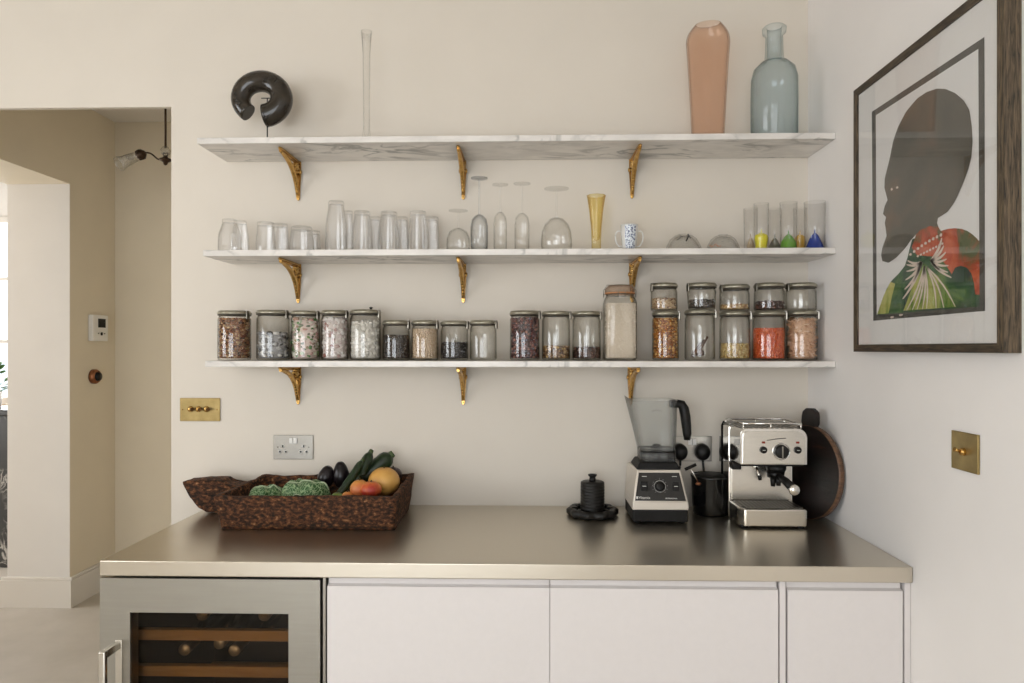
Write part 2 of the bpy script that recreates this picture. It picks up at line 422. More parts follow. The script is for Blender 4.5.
for k in range(34):
    a = rl.uniform(0, 2*PI); el = rl.uniform(.1, 1.2); L = rl.uniform(.12, .26)
    d = Vector((math.cos(a)*math.cos(el), math.sin(a)*math.cos(el), math.sin(el)))
    p0 = Vector((0, 0, .09)); p1 = p0+d*L
    b.tube([p0, p0+d*L*.5+Vector((0, 0, .02)), p1], .0015, 5)
    M = Matrix.Rotation(a, 3, 'Z') @ Matrix.Rotation(-el*.5, 3, 'Y')
    b.ell(p1, (.032, .019, .003), 2, M)
b.build('foliage', LEAFM, t)

# ------------------------------------------------------------------ hall: thermostat, round control, pendant
def onhall(px, py): return PX(px, py, HX)
p0 = onhall(88, 341); p1 = onhall(103.5, 315)
t = thing('thermostat', 'white wall thermostat with small dark screen in the hall', 'thermostat', (HX, (p0.y+p1.y)/2, p0.z))
hw = (p1.y-p0.y)/2; hh = onhall(97, 315).z-onhall(97, 341).z
MB().box(0, .03, -hw, hw, 0, hh, .006).build('housing', WHITEPL, t)
MB().box(.03, .032, -hw*.35, hw*.62, hh*.52, hh*.86, .001).build('screen', BLACK, t)
b = MB(); b.lathe([(0, 0), (.010, 0), (.010, .003), (0, .003)], 20, (.03, hw*.1, hh*.28), M=Matrix.Rotation(PI/2, 3, 'Y')); b.build('button', BLACK, t)
for dy in (-.3, .5):
    MB().box(.03, .032, hw*dy-.004, hw*dy+.004, hh*.27, hh*.31).build('button', BLACK, t)
COPPER = noisemix('copper', [(.3, (.20, .07, .03)), (.7, (.42, .19, .10))], 20, .35, .05, metal=.9)
pc = onhall(93, 376.5)
t = thing('rotary_switch', 'round copper and black wall control below the hall thermostat', 'switch', (HX, pc.y, pc.z))
RY = Matrix.Rotation(PI/2, 3, 'Y')
MB().lathe([(0, 0), (.044, 0), (.044, .018), (.036, .03), (.028, .03), (.028, .022), (0, .022)], 36, M=RY).build('ring', COPPER, t)
MB().lathe([(0, .018), (.026, .018), (.024, .042), (0, .045)], 30, M=RY).build('dial', BLACK, t)

YP = .9
pr = P(165.5, 160, YP)
BRONZE = mat('dark_bronze', (.05, .03, .018), .35, .8)
t = thing('pendant_light', 'dark bronze pendant lamp with fluted glass shades hanging in hall', 'lamp', (pr.x, pr.y, pr.z))
zrod = ZC-pr.z
MB().tube([(0, 0, .06), (0, 0, zrod)], .0055, 10).build('rod', BRONZE, t)
MB().lathe([(0, zrod), (.05, zrod), (.045, zrod-.02), (.012, zrod-.035), (0, zrod-.035)], 24).build('ceiling_rose', BRONZE, t)
MB().lathe([(0, -.028), (.008, -.024), (.012, -.012), (.028, -.004), (.030, .004), (.012, .012), (.010, .02), (0, .022)], 24).build('hub', BRONZE, t)
MB().lathe([(.006, .02), (.02, .03), (.024, .05), (.014, .066), (.006, .07)], 24).build('glass_collar', G_FROST, t)
for s in (-1, 1):
    arm = MB(); arm.tube(bez((.02*s, 0, 0), (.06*s, 0, .0), (.06*s, 0, .05), (.115*s, 0, .035)), .0042, 8)
    arm.tube(bez((.0, 0, .012), (.02*s, 0, .03), (.012*s, 0, .045), (.0, 0, .03), 8), .003, 6)
    arm.build('arm', BRONZE, t)
    Rt = Matrix.Rotation(-s*math.radians(105), 3, 'Y') if s > 0 else Matrix.Rotation(-math.radians(105), 3, 'Y')
    Rt = Matrix.Rotation(s*math.radians(112), 3, 'Y')
    cp = (.108*s, 0, .036)
    cup = MB().lathe([(0, -.006), (.012, -.004), (.026, .014), (.024, .036), (.019, .036), (.019, .02), (0, .012)], 16, cp, M=Rt, fn=lambda a, z: 1+.12*math.cos(8*a)*(z > .01))
    cup.build('lamp_cup', BRONZE, t)
    MB().lathe([(.017, .03), (.022, .05), (.025, .08), (.028, .115), (.036, .145), (.035, .145), (.027, .115), (.024, .08), (.021, .05)], 48, cp, M=Rt, fn=lambda a, z: 1+.06*math.cos(12*a)*(z > .04)).build('lamp_shade', G_FROST, t)
    MB().ell((cp[0]+s*.075, 0, cp[2]-.02), (.02, .016, .016), 2).build('bulb', G_FROST, t)

# ------------------------------------------------------------------ counter and cabinets
YCF = -.685; ZT = .90; CT = .042
XCL = P(99.5, 560, YCF).x; XCR = XR-.001
w = MB(); w.box(XCL, XCR, YCF, -.001, ZT-CT, ZT, .0025)
tag(w.build('countertop', STEEL), 'brushed stainless steel countertop running to the right wall', 'countertop')
YF0 = -.676                                 # cabinet fronts
def fx(px): return P(px, 620, YF0).x
def fz(py): return P(530, py, YF0).z
# wine cooler
x0, x1 = fx(99.8), fx(321.5)
zt = ZT-CT-.003
t = thing('wine_cooler', 'stainless steel built-in wine cooler with dark glass door under counter', 'wine cooler', ((x0+x1)/2, 0, 0))
hw = (x1-x0)/2
b = MB(); b.box(-hw, -hw+.03, YF0+.045, -.03, .1, zt-.006); b.box(hw-.03, hw, YF0+.045, -.03, .1, zt-.006); b.box(-hw+.03, hw-.03, YF0+.045, -.03, zt-.03, zt-.006)
b.box(-hw+.03, hw-.03, YF0+.045, -.03, .1, .13); b.box(-hw+.03, hw-.03, -.06, -.03, .13, zt-.03); b.box(-hw, hw, YF0+.08, -.03, 0, .1)
b.build('carcass', mat('cooler_inside', (.03, .027, .024), .6), t)
gx0 = fx(130)-t.location.x; gx1 = fx(288.5)-t.location.x; gz1 = fz(616.5); gz0 = .2
dr = MB(); d0, d1 = YF0, YF0+.04
dr.box(-hw, gx0, d0, d1, .11, zt-.006); dr.box(gx1, hw-.004, d0, d1, .11, zt-.006)
dr.box(gx0, gx1, d0, d1, gz1, zt-.006); dr.box(gx0, gx1, d0, d1, .11, gz0)
door = dr.build('door', STEELD, t)
MB().box(gx0, gx1, d0+.008, d0+.014, gz0, gz1).build('door_glass', G_WINE, door)
# bar handle on the left
hxp = P(119.5, 640, YF0).x-t.location.x; hzt = P(119.5, 639.5, YF0).z
h = MB(); h.box(hxp-.009, hxp+.009, YF0-.080, YF0-.066, .25, hzt, .003)
h.box(hxp-.007, hxp+.007, YF0-.070, YF0-.004, hzt-.022, hzt-.002, .002); h.box(hxp-.007, hxp+.007, YF0-.070, YF0-.004, .252, .272, .002)
h.box(hxp-.009, hxp+.009, YF0-.005, YF0+.0005, .25, hzt, .001)
h.build('handle', CHROMEB, door)
for k in range(5):
    zz = P(200, 633, YF0+.09).z-.103*k
    rk = MB().box(-hw+.045, hw-.045, YF0+.075, YF0+.095, zz-.016, zz+.014, .002).build('rack', RACKW, t)
    MB().box(-hw+.045, hw-.045, -.12, -.10, zz-.016, zz+.004, .002).build('rear_rail', RACKW, rk)
WG = mat('bottle_green', (.02, .028, .016), .12, spec=.8)
FOIL = noisemix('bottle_foil', [(.4, (.16, .11, .05)), (.6, (.4, .33, .2))], 30, .35, 0, metal=.7)
FOILG = mat('bottle_foil_grey', (.6, .57, .5), .35, .7)
for j, (px, py, f, lab) in enumerate([(202, 621, FOIL, 'wine bottle with gold foil on the cooler top rack, left one'), (264, 620, FOIL, 'wine bottle with gold foil on the cooler top rack, right one'),
                                 (184, 649, FOILG, 'wine bottle lying leftmost on the lower cooler rack'), (219, 645, FOILG, 'wine bottle in the middle of the lower cooler rack, set back'), (234, 651, FOILG, 'wine bottle lying rightmost on the lower cooler rack')]):
    p = P(px, py, YF0+.11); row = 0 if j < 2 else 1
    rb = .036
    zc = P(200, 633, YF0+.09).z-.103*row+.006+rb
    ydep = YF0+.115 if j != 3 else YF0+.16
    xx = P(px, py, ydep).x
    bt = thing('wine_bottle', lab, 'bottle', (xx, ydep, zc), 0, 'wine bottles in the cooler')
    RX = Matrix.Rotation(-PI/2, 3, 'X')
    MB().lathe([(0, .03), (.014, .03), (.0145, .09), (.030, .13), (.036, .15), (.036, .29), (.03, .30), (0, .295)], 28, M=RX).build('bottle_body', WG, bt)
    MB().lathe([(0, 0), (.0165, .0), (.0175, .004), (.0165, .012), (.0155, .07), (.0155, .0), (0, .0)][:5]+[(0, .07)], 24, M=RX).build('foil_cap', f, bt)
# white cabinets
def cabinet(label, pa, pb, handle_rail=True, railpx=None):
    xa, xb = fx(pa), fx(pb); t = thing('base_cabinet', label, 'cabinet', ((xa+xb)/2, 0, 0), 0, 'white base cabinets under the steel counter')
    h = (xb-xa)/2
    b = MB(); b.box(-h, -h+.018, YF0+.025, -.01, .1, zt); b.box(h-.018, h, YF0+.025, -.01, .1, zt); b.box(-h+.018, h-.018, YF0+.025, -.01, .1, .118); b.box(-h+.018, h-.018, -.02, -.01, .118, zt)
    b.box(-h+.018, h-.018, YF0+.025, YF0+.1, zt-.018, zt); b.box(-h, h, YF0+.07, -.01, 0, .1)
    b.build('carcass', CABW2, t)
    MB().box(-h+.0008, h-.0008, YF0+.012, YF0+.024, fz(590), zt, .001).build('rail', CABW, t)
    zd = fz(586.3)
    d = MB(); d.box(-h+.0008, h-.0008, YF0, YF0+.02, .11, zd-.004); d.prism([(YF0+.003, zd-.004), (YF0+.0115, zd-.004), (YF0+.0115, zd+.0)], 'x', -h+.0008, h-.0008)
    d.build('door', CABW, t)
    return t
cabinet('white handleless base cabinet next to the wine cooler', 327, 549.8)
cabinet('white handleless base cabinet in the middle, below the blender', 549.8, 778.5)
cabinet('narrow white base cabinet at the right wall end', 787.5, 903)
for (pa, pb, lab) in ((322.6, 325.4, 'thin grey steel strip between wine cooler and white cabinet'), (780, 786, 'narrow white upright filler between the two right cabinets'), (905, 911, 'narrow white end filler against the right wall')):
    w = MB(); w.box(fx(pa), min(fx(pb), XR-.001), YF0+.002, -.02, .0, zt, .001)
    tag(w.build('filler_panel', CABW if pb > 400 else STEELD), lab, 'panel')

# ------------------------------------------------------------------ marble shelves and brass brackets
YS = -.23
shelfz = [2.197, 1.815, 1.438]
XS = [(P(197, 137, YS).x), (P(203, 252, YS).x), (P(205, 364, YS).x)]
for k, nm in enumerate(('top', 'middle', 'lowest')):
    w = MB(); z = shelfz[k]; x0 = XS[k]; x1 = XR-.0015
    w.box(0, x1-x0, YS, -.001, -.021, 0, .002)
    tag(w.build('marble_shelf', MARBLE, None, (x0, 0, z)), 'white veined marble wall shelf, %s of three' % nm, 'shelf', 'marble shelves on brass brackets')
def make_bracket():
    t = thing('shelf_bracket', 'x', 'bracket')
    # wall leg, tapering with a rounded foot
    pol = [(-.011, 0), (-.011, -.05), (-.0075, -.10), (-.0065, -.135), (-.0045, -.143), (0, -.146), (.0045, -.143), (.0065, -.135), (.0075, -.10), (.011, -.05), (.011, 0)]
    b = MB(); b.prism(pol, 'y', -.007, -.0005, .0015); b.tube([(0, -.008, -.01), (0, -.008, -.13)], [.005, .003], 8); b.build('wall_leg', BRASS, t)
    b = MB(); b.prism([(-.009, -.004), (.009, -.004), (.0075, -.15), (.006, -.19), (.0, -.198), (-.006, -.19), (-.0075, -.15)], 'z', -.008, -.0005, .0015)
    b.tube([(0, -.01, -.011), (0, -.185, -.011)], [.0055, .004], 8); b.build('arm', BRASS, t)
    b = MB(); pts = bez((0, -.185, -.012), (0, -.10, -.016), (0, -.030, -.045), (0, -.012, -.128), 18)
    b.tube(pts, [.0055+.0035*math.sin(PI*i/18) for i in range(19)], 10, flat=1.0)
    # ribbed beading along the brace
    for i in range(3, 17): b.ell(pts[i]+Vector((0, -.004, -.004)), (.0065, .0045, .0045), 1)
    b.build('brace', BRASS, t)
    b = MB(); b.ell((0, -.030, -.030), (.012, .014, .014), 2)
    for k in range(7):
        a = 2*PI*k/7; b.ell((0, -.030+.015*math.cos(a), -.032+.015*math.sin(a)), (.013, .007, .007), 1)
    b.ell((.011, -.012, -.042), (.006, .008, .011), 1); b.ell((-.011, -.012, -.042), (.006, .008, .011), 1)
    b.build('rosette', BRASS, t)
    b = MB(); b.ell((0, -.0075, -.136), (.003, .002, .003), 1); b.build('screw', BRASS, t)
    return t
br0 = make_bracket(); first = True
for k, nm in enumerate(('top', 'middle', 'lowest')):
    for px, side in ((298.3, 'left'), (463.3, 'centre'), (632 if k < 2 else 630.5, 'right')):
        o = br0 if first else copy_tree(br0); first = False
        o.location = (P(px, 180, -.002).x, 0, shelfz[k]-.0212)
        o['label'] = 'ornate brass bracket under the %s marble shelf, %s one' % (nm, side); o['group'] = 'brass shelf brackets'

# ------------------------------------------------------------------ storage jars
def onshelf(k, pl, pr_, Y):
    a = P(pl, 300, Y); c = P(pr_, 300, Y); return (a.x+c.x)/2, (c.x-a.x)/2
def fillpieces(name, label, loc, r, z0, z1, size, cols, n=260, elong=(1, 1, 1), seed=1, cat='dry goods', core=None, key=None, rough=.55):
    rr = random.Random(seed); b = MB()
    b.lathe([(0, z0), (r*.86, z0), (r*.86, z1-size*.8), (0, z1-size*.5)], 20)
    nl = max(3, int((z1-z0)/(size*1.3)))
    cnt = 0
    for lv in range(nl):
        zz = z0+size*.6+(z1-z0-size*1.1)*lv/max(1, nl-1)
        m = max(6, int(2*PI*r/(size*1.75)))
        for k in range(m):
            a = 2*PI*(k+rr.random())/m
            if math.sin(a) > .45: continue
            rad = r-size*rr.uniform(.75, 1.3); s = size*rr.uniform(.7, 1.2)
            M = Matrix.Rotation(rr.uniform(0, PI), 3, 'Z') @ Matrix.Rotation(rr.uniform(0, PI), 3, 'X')
            b.ell((rad*math.cos(a), rad*math.sin(a), min(max(zz+rr.uniform(-.4, .4)*size, z0+s), z1-s*.3)), (s*elong[0], s*elong[1], s*elong[2]), 1, M, smooth=True); cnt += 1
    for k in range(int(2.2*(r/size)**2*.5)):
        a = rr.uniform(0, 2*PI); q = (r-size*1.2)*math.sqrt(rr.random()); s = size*rr.uniform(.7, 1.2)
        M = Matrix.Rotation(rr.uniform(0, PI), 3, 'Z') @ Matrix.Rotation(rr.uniform(0, PI), 3, 'X')
        b.ell((q*math.cos(a), q*math.sin(a), z1-size*.7+rr.uniform(-.3, .5)*size), (s*elong[0], s*elong[1], s*elong[2]), 1, M)
    o = b.build(name, pieces('pieces_'+(key or name), cols, rough), None, loc)
    return tag(o, label, cat, None, 'stuff')
def jar(label, pl, pr_, ptop, base_z, Y, clip=1, tilt=0, lidk=1.0, taper=1.0, group='glass storage jars', knob=False):
    x, r = onshelf(0, pl, pr_, Y); zt_ = P((pl+pr_)/2, ptop, Y).z; h = zt_-base_z
    r *= .985
    t = thing('storage_jar', label, 'jar', (x, Y, base_z), 0, group)
    hl = h-.018; rb = r*taper
    th = .0022
    prof = [(0, .004), (rb*.90, .0015), (rb*.97, .0035), (rb, .010), (r*.985 if taper == 1 else r*.97, hl-.012), (r*.93, hl-.005), (r*.90, hl), (r*.90-th, hl), (r*.93-th, hl-.006), (r*.985-th, hl-.014), (rb-th, .012), (rb*.95, .007), (0, .007)]
    MB().lathe(prof, 40).build('jar_body', G_JAR, t)
    MB().lathe([(0, hl+.0005), (r*.96, hl+.0005), (r*1.0, hl+.0025), (r*.96, hl+.0045), (0, hl+.0045)], 40).build('seal', SEAL, t)
    lr = r*1.03*lidk
    MB().lathe([(0, hl+.0046), (lr*.97, hl+.0046), (lr, hl+.007), (lr, hl+.011), (lr*.94, hl+.0135), (lr*.93, hl+.0165), (lr*.86, hl+.018), (lr*.8, hl+.0155), (0, hl+.0155)], 40).build('lid', TIN, t)
    b = MB(); a = math.radians(200 if clip < 0 else -20); cx, cy = r*math.cos(a), r*math.sin(a)
    M = Matrix.Translation((cx*1.03, cy*1.03, hl+.0)) @ Matrix.Rotation(a, 4, 'Z')
    b.box(-.002, .004, -.007, .007, -.012, .014, .0015, M=M)
    b.box(-.008, .003, -.006, .006, .014, .0175, .001, M=M)
    b.build('clip', WIRE, t)
    if knob: MB().lathe([(0, h-.004), (.006, h-.003), (.0045, h+.004), (.007, h+.009), (0, h+.011)], 16, (lr*.35, 0, 0)).build('knob', BLACK, t)
    t['r'] = r-th-.0012; t['hl'] = hl; t['inr'] = (min(rb, r)-th)
    return t
def inside(t, name, label, f, size, cols, **kw):
    r = t['inr']*.985; l = t.location
    return fillpieces(name, label, (l.x, l.y, l.z+.0072), r, 0, (t['hl']-.012)*f, size, cols, **kw)
ZL = shelfz[2]+.0003; YJa = -.115
S = c3
J = []
def J_(label, pl, pr_, pt, fill=None, z=ZL, Y=YJa, **kw):
    t = jar(label, pl, pr_, pt, z, Y, **kw)
    if fill:
        nm, lb, f, size, cols = fill[:5]; ex = fill[5] if len(fill) > 5 else {}
        ex.setdefault('seed', len(J)+3); inside(t, nm, lb, f, size, cols, **ex)
    for k in ('r', 'hl', 'inr'):
        pass
    J.append(t); return t
J_('glass jar of mixed brown nuts, leftmost jar on the lowest shelf', 218.5, 250.5, 311,
   ('mixed_nuts', 'mixed brown nuts and seeds filling the leftmost jar', .97, .0055, [S(70, 35, 18), S(140, 85, 50), S(185, 140, 95), S(60, 40, 25), S(215, 185, 140), S(120, 60, 30)], dict(elong=(1.25, .8, .7))))
J_('glass jar half full of grey and white dried lumps, second from left', 257, 289.5, 310.5,
   ('dried_mushrooms', 'grey and white dried lumps half filling the second jar', .62, .010, [S(60, 60, 62), S(150, 150, 152), S(190, 188, 186), S(90, 88, 86), S(215, 212, 208)], dict(elong=(1.2, .9, .6))))
J_('glass jar of green, pink and white packets, third from left', 291, 320, 311,
   ('wrapped_sweets', 'green, pink and white wrapped pieces filling the third jar', .97, .009, [S(70, 120, 50), S(215, 180, 175), S(225, 215, 205), S(60, 95, 45), S(200, 150, 140), S(110, 150, 70), S(230, 225, 215)], dict(elong=(1.2, .9, .5))))
J_('glass jar of white pieces flecked with red, fourth from left', 321.5, 348.5, 310.5,
   ('marshmallows', 'white and pale pink pieces filling the fourth jar', .97, .009, [S(220, 212, 208), S(205, 190, 188), S(230, 225, 220), S(150, 90, 80), S(215, 208, 205), S(225, 220, 218)], dict(elong=(1, 1, .8))))
J_('glass jar of white powdery pieces with a knobbed lid, fifth from left', 350, 381, 310,
   ('sugar_cubes', 'white cubes of sugar filling the fifth jar', .88, .009, [S(225, 220, 212), S(205, 200, 192), S(235, 232, 226), S(190, 186, 178)], dict(elong=(1, 1, 1))), knob=True)
J_('short glass jar of black dried berries beside the white pieces jar', 382.5, 410, 320.5,
   ('dried_black_berries', 'black dried berries in the first short jar', .72, .0055, [S(28, 22, 20), S(50, 38, 34), S(20, 18, 18), S(75, 62, 56)]))
J_('short glass jar of beige flour, second of the short jars', 411.5, 438.5, 320.5,
   ('flour', 'beige flour in the second short jar', .93, .0030, [S(212, 188, 160), S(222, 200, 174), S(205, 178, 148)], dict(rough=.9)))
J_('short glass jar with a few black beans, third of the short jars', 440.5, 468.5, 321,
   ('black_beans', 'black beans at the bottom of the third short jar', .50, .0055, [S(22, 18, 20), S(40, 34, 36), S(30, 24, 26)]))
J_('short empty glass jar, rightmost of the four short jars', 469.5, 497, 320.5)
J_('glass jar full of dark dried berries right of the wide gap', 509.5, 540, 311,
   ('mixed_dried_berries', 'red, blue and black dried berries filling a tall jar', .98, .0055, [S(60, 30, 32), S(110, 50, 45), S(40, 42, 55), S(140, 80, 70), S(85, 85, 100), S(45, 25, 25), S(170, 120, 105)]))
J_('glass jar with brown seeds at its bottom, left of two alike', 541.5, 570.5, 311.5,
   ('brown_seeds', 'brown and pale seeds low in the glass jar', .30, .0050, [S(80, 50, 30), S(170, 130, 85), S(60, 40, 25), S(200, 165, 110)]))
J_('glass jar with dark spices at its bottom, beside the tall clip-top jar', 572, 601, 311.5,
   ('dark_spices', 'dark brown spices low in the glass jar', .27, .0050, [S(45, 28, 22), S(85, 50, 38), S(110, 70, 55), S(35, 24, 20)]))
low = [
 J_('glass jar of golden brown corn snacks, lower row left', 652, 679, 311.5,
   ('golden_grains', 'golden brown grains filling the lower jar', .99, .0048, [S(190, 120, 40), S(140, 75, 25), S(215, 160, 80), S(100, 55, 25), S(225, 180, 110)], dict(elong=(1.2, .8, .8)))),
 J_('glass jar holding one dark cinnamon piece, lower row second', 684.5, 715, 310),
 J_('glass jar of yellow split grains, lower row third', 719.5, 750, 311.5,
   ('yellow_grains', 'pale yellow grains in the lower third jar', .36, .0045, [S(205, 175, 110), S(185, 150, 85), S(220, 200, 145)])),
 J_('glass jar of orange lentils, lower row fourth', 752.5, 785, 311.5,
   ('orange_lentils', 'bright orange red lentils two thirds up the jar', .74, .0042, [S(225, 100, 45), S(205, 80, 35), S(235, 125, 65), S(215, 90, 40)])),
 J_('glass jar of pinkish beige flakes, lower row rightmost', 786.5, 817, 311,
   ('coconut_flakes', 'large pinkish beige flakes filling the rightmost lower jar', .97, .0095, [S(205, 160, 125), S(220, 180, 150), S(185, 135, 100), S(225, 195, 170)], dict(elong=(1.4, 1, .3)))),
]
# cinnamon pieces
lo = low[1].location
b = MB()
for k in range(3):
    b.tube([(-.03+.012*k, -.02+.01*k, .008+.003*k), (.004+.012*k, .002, .052+.012*k)], .006-.001*k, 8)
b.ell((.0, -.01, .018), (.016, .012, .011), 2, nz=.3)
tag(b.build('cinnamon_stick', mat('cinnamon', (.10, .045, .022), .7, nscale=80, nvar=.4, bmp=.3), None, (lo.x, lo.y, lo.z+.0072)), 'dark cinnamon sticks leaning in the lower second jar', 'spice')
ups = [
 ('small glass jar of oats on the golden grains jar', 650.5, 677.5, 283.5, ('rolled_oats', 'tan oats in the small upper left jar', .55, .0050, [S(190, 160, 125), S(215, 190, 155), S(150, 115, 80), S(120, 85, 60)], dict(elong=(1.3, 1, .4))), 0),
 ('small tapered glass jar of dark tea stacked on the cinnamon jar', 686.5, 716.5, 283.5, ('dark_tea', 'dark leaf tea in the small tapered jar', .42, .0055, [S(45, 38, 35), S(80, 70, 62), S(110, 98, 88), S(30, 26, 24)], {}), 1),
 ('small glass jar of pale seeds on the yellow grains jar', 719.5, 749.5, 285, ('pale_seeds', 'few pale seeds in the small upper third jar', .25, .0050, [S(200, 170, 120), S(150, 105, 65), S(215, 190, 145)], {}), 0),
 ('small glass jar of dark raisins stacked on the orange lentils jar', 754, 784.5, 283.5, ('raisins', 'dark raisins in the small upper fourth jar', .38, .0060, [S(60, 32, 22), S(35, 20, 15), S(95, 55, 38)], {}), 0),
 ('small empty glass jar stacked on the pinkish flakes jar', 785.5, 816, 283.5, None, 0)]
for k, (lb, a, c, ptop, fill, tp) in enumerate(ups):
    base = low[k]; zb = base.location.z+base['hl']+.0182
    J_(lb, a, c, ptop, fill, z=zb, Y=YJa, taper=.9 if tp else 1.0, clip=-1)
for o in J:
    for k in ('r', 'hl', 'inr'):
        if k in o: del o[k]
# tall square clip-top jar
Yq = -.12; x, r = onshelf(2, 603.5, 636, Yq); r *= .98
ztop = P(620, 285.5, Yq).z; h = ztop-ZL
t = thing('clip_top_jar', 'tall square clip-top glass jar of white grain with orange seal', 'jar', (x, Yq, ZL))
def sq(a, n=5.5): return 1/((abs(math.cos(a))**n+abs(math.sin(a))**n)**(1/n))
def sqf(a, z): return sq(a) if z < h*.80 else (1+(sq(a)-1)*max(0, (h*.86-z)/(h*.06)))
MB().lathe([(0, .003), (r*.93, .001), (r, .01), (r, h*.77), (r*.95, h*.82), (r*.86, h*.86), (r*.88, h*.88), (r*.85, h*.88), (r*.84, h*.85), (r*.94, h*.81), (r*.955, h*.76), (r*.955, .01), (0, .008)], 48, fn=sqf).build('jar_body', G_JAR, t)
MB().lathe([(r*.8, h*.885), (r*.95, h*.885), (r*.95, h*.9), (r*.8, h*.9)], 40, closed=True).build('seal', ORANGE_SEAL, t)
MB().lathe([(0, h*.902), (r*.92, h*.902), (r*.95, h*.92), (r*.93, h*.95), (r*.8, h*.985), (r*.7, h*1.0), (0, h*.99)], 40).build('lid', glass('lid_glass', (.86, .78, .70), (.35, .24, .16), .9, .15, (.6, .45, .35)), t)
b = MB(); b.tube([(-r*1.0, 0, h*.84), (-r*1.02, 0, h*.93), (-r*.8, 0, h*1.005), (r*.8, 0, h*1.005), (r*1.02, 0, h*.93), (r*1.0, 0, h*.84)], .0016, 6)
b.lathe([(r*.88, h*.865), (r*.9, h*.87), (r*.88, h*.875), (r*.87, h*.87)], 32, closed=True)
b.tube([(-.012, -r*.9, h*.84), (-.012, -r*1.0, h*.92), (.012, -r*1.0, h*.92), (.012, -r*.9, h*.84)], .0014, 6); b.build('wire_bail', WIRE, t)
b = MB(); b.lathe([(0, .0), (r*.93, 0), (r*.945, .005), (r*.945, h*.72), (0, h*.735)], 48, fn=lambda a, z: sq(a))
rr = random.Random(8)
for k in range(900):
    u = rr.uniform(-.88, .88)*r; zz = rr.uniform(.004, h*.72); side = rr.random()
    p = (u, -r*.95, zz) if side < .7 else (-r*.95, u, zz)
    b.ell(p, (.0022, .0012, .0012), 1, Matrix.Rotation(rr.uniform(0, PI), 3, 'Y'))
tag(b.build('white_grain', pieces('pieces_white_grain', [S(228, 214, 196), S(212, 196, 174), S(236, 226, 212)], .8), None, (x, Yq, ZL+.0085)), 'white grain filling the tall square clip-top jar', 'dry goods', None, 'stuff')

# ------------------------------------------------------------------ middle shelf glassware
ZM = shelfz[1]+.0003
def tumbler(label, pl, pr_, pt, Y, facets=0, stack=False, m=None, flare=.86, base=.012, group='upturned drinking glasses'):
    x, r = onshelf(1, pl, pr_, Y); h = P((pl+pr_)/2, pt, Y).z-ZM
    m = m or G_CUT
    fn = (lambda a, z: 1-.035*abs(math.sin(facets*a/2))) if facets else None
    rt = r*flare
    prof = [(r, 0), (r*.995, h*.2), (r*.95, h*.55), (rt*1.02, h*.86), (rt, h*.97), (rt*.93, h), (0, h-.003), (0, h-base), (rt*.9, h-base), (r*.9, h*.5), (r*.955, h*.2), (r*.965, 0)]
    b = MB(); b.lathe(prof, 64 if facets else 32, fn=fn, smooth=not facets, closed=False)
    o = b.build('tumbler', m, None, (x, Y, ZM)); tag(o, label, 'glass', group)
    return o
tumbler('faceted clear tumbler upside down at the shelf left end', 218.5, 241, 219.5, -.15, 10, flare=.62)
tumbler('sparkling cut glass tumbler just right of the leftmost tumbler', 231.5, 249, 221, -.10, 12, flare=.7)
tumbler('short clear tumbler upside down, left of the low tumblers', 256, 275.5, 222.5, -.14, 8, flare=.85)
tumbler('short clear tumbler tucked behind, second of the low tumblers', 271, 289, 224, -.07, 12, flare=.85)
tumbler('short ribbed tumbler upside down, third of the low tumblers', 289.5, 314, 227, -.14, 16, flare=.82)
tumbler('smallest low tumbler, just left of the tall stacked tumblers', 306, 321, 231, -.06, 10, flare=.85)
tumbler('tall clear tumbler upside down, tallest in the left group', 325.5, 347, 201.5, -.14, 0, flare=.72)
tumbler('ribbed tumbler set back right of the tallest tumbler', 341, 353.5, 211, -.07, 14, flare=.85)
tumbler('ribbed tall tumbler upside down, first of three front ones', 351.5, 373, 211.5, -.15, 16, flare=.74)
tumbler('ribbed tumbler set back between first and second front ones', 367, 382, 217, -.06, 14, flare=.88)
tumbler('ribbed tall tumbler upside down, second of three front ones', 378, 400, 212, -.15, 16, flare=.74)
tumbler('ribbed tumbler set back between second and third front ones', 395, 408.5, 217, -.06, 14, flare=.88)
tumbler('ribbed tall tumbler upside down, third of three front ones', 407, 429, 211.5, -.15, 16, flare=.74)
tumbler('ribbed tumbler set back at the right end of tumblers', 422, 439.5, 217, -.06, 14, flare=.88)
def wineglass(label, pl, pr_, pbt, fl, fr_, pft, Y, kind='flute', m=None, cat='wine glass'):
    """stands upside down: rim on the shelf, foot on top"""
    x, r = onshelf(1, pl, pr_, Y); _, rf = onshelf(1, fl, fr_, Y)
    hb = P((pl+pr_)/2, pbt, Y).z-ZM; H = P((pl+pr_)/2, pft, Y).z-ZM
    t = thing('wine_glass', label, cat, (x, Y, ZM), 0, 'upturned stemmed glasses')
    m = m or G_CLEAR; th = .0016
    if kind == 'balloon': sh = [(.93, 0), (1, .18), (1, .38), (.94, .6), (.76, .8), (.45, .95), (.14, 1)]
    elif kind == 'coupe': sh = [(1, 0), (1, .3), (.97, .6), (.75, .85), (.4, .96), (.12, 1)]
    elif kind == 'flute': sh = [(.97, 0), (1, .3), (1, .72), (.86, .88), (.5, .97), (.2, 1)]
    else: sh = [(.94, 0), (1, .3), (1, .68), (.85, .87), (.45, .97), (.14, 1)]
    out = [(max(r*q, .004), hb*v) for q, v in sh]; inn = [(max(r*q-th, .0), hb*v-(th*2 if v > .5 else 0)) for q, v in sh]
    MB().lathe(out+inn[::-1], 40, closed=True).build('bowl', m, t)
    MB().lathe([(.0045, hb), (.003, hb+.012), (.003, H-.012), (.005, H-.006)], 16).build('stem', m, t)
    MB().lathe([(0, H-.008), (.005, H-.0075), (rf*.6, H-.0035), (rf, H-.002), (rf, H), (rf*.6, H-.001), (0, H-.002)], 36).build('foot', G_FAINT if m is G_CLEAR else m, t)
    return t
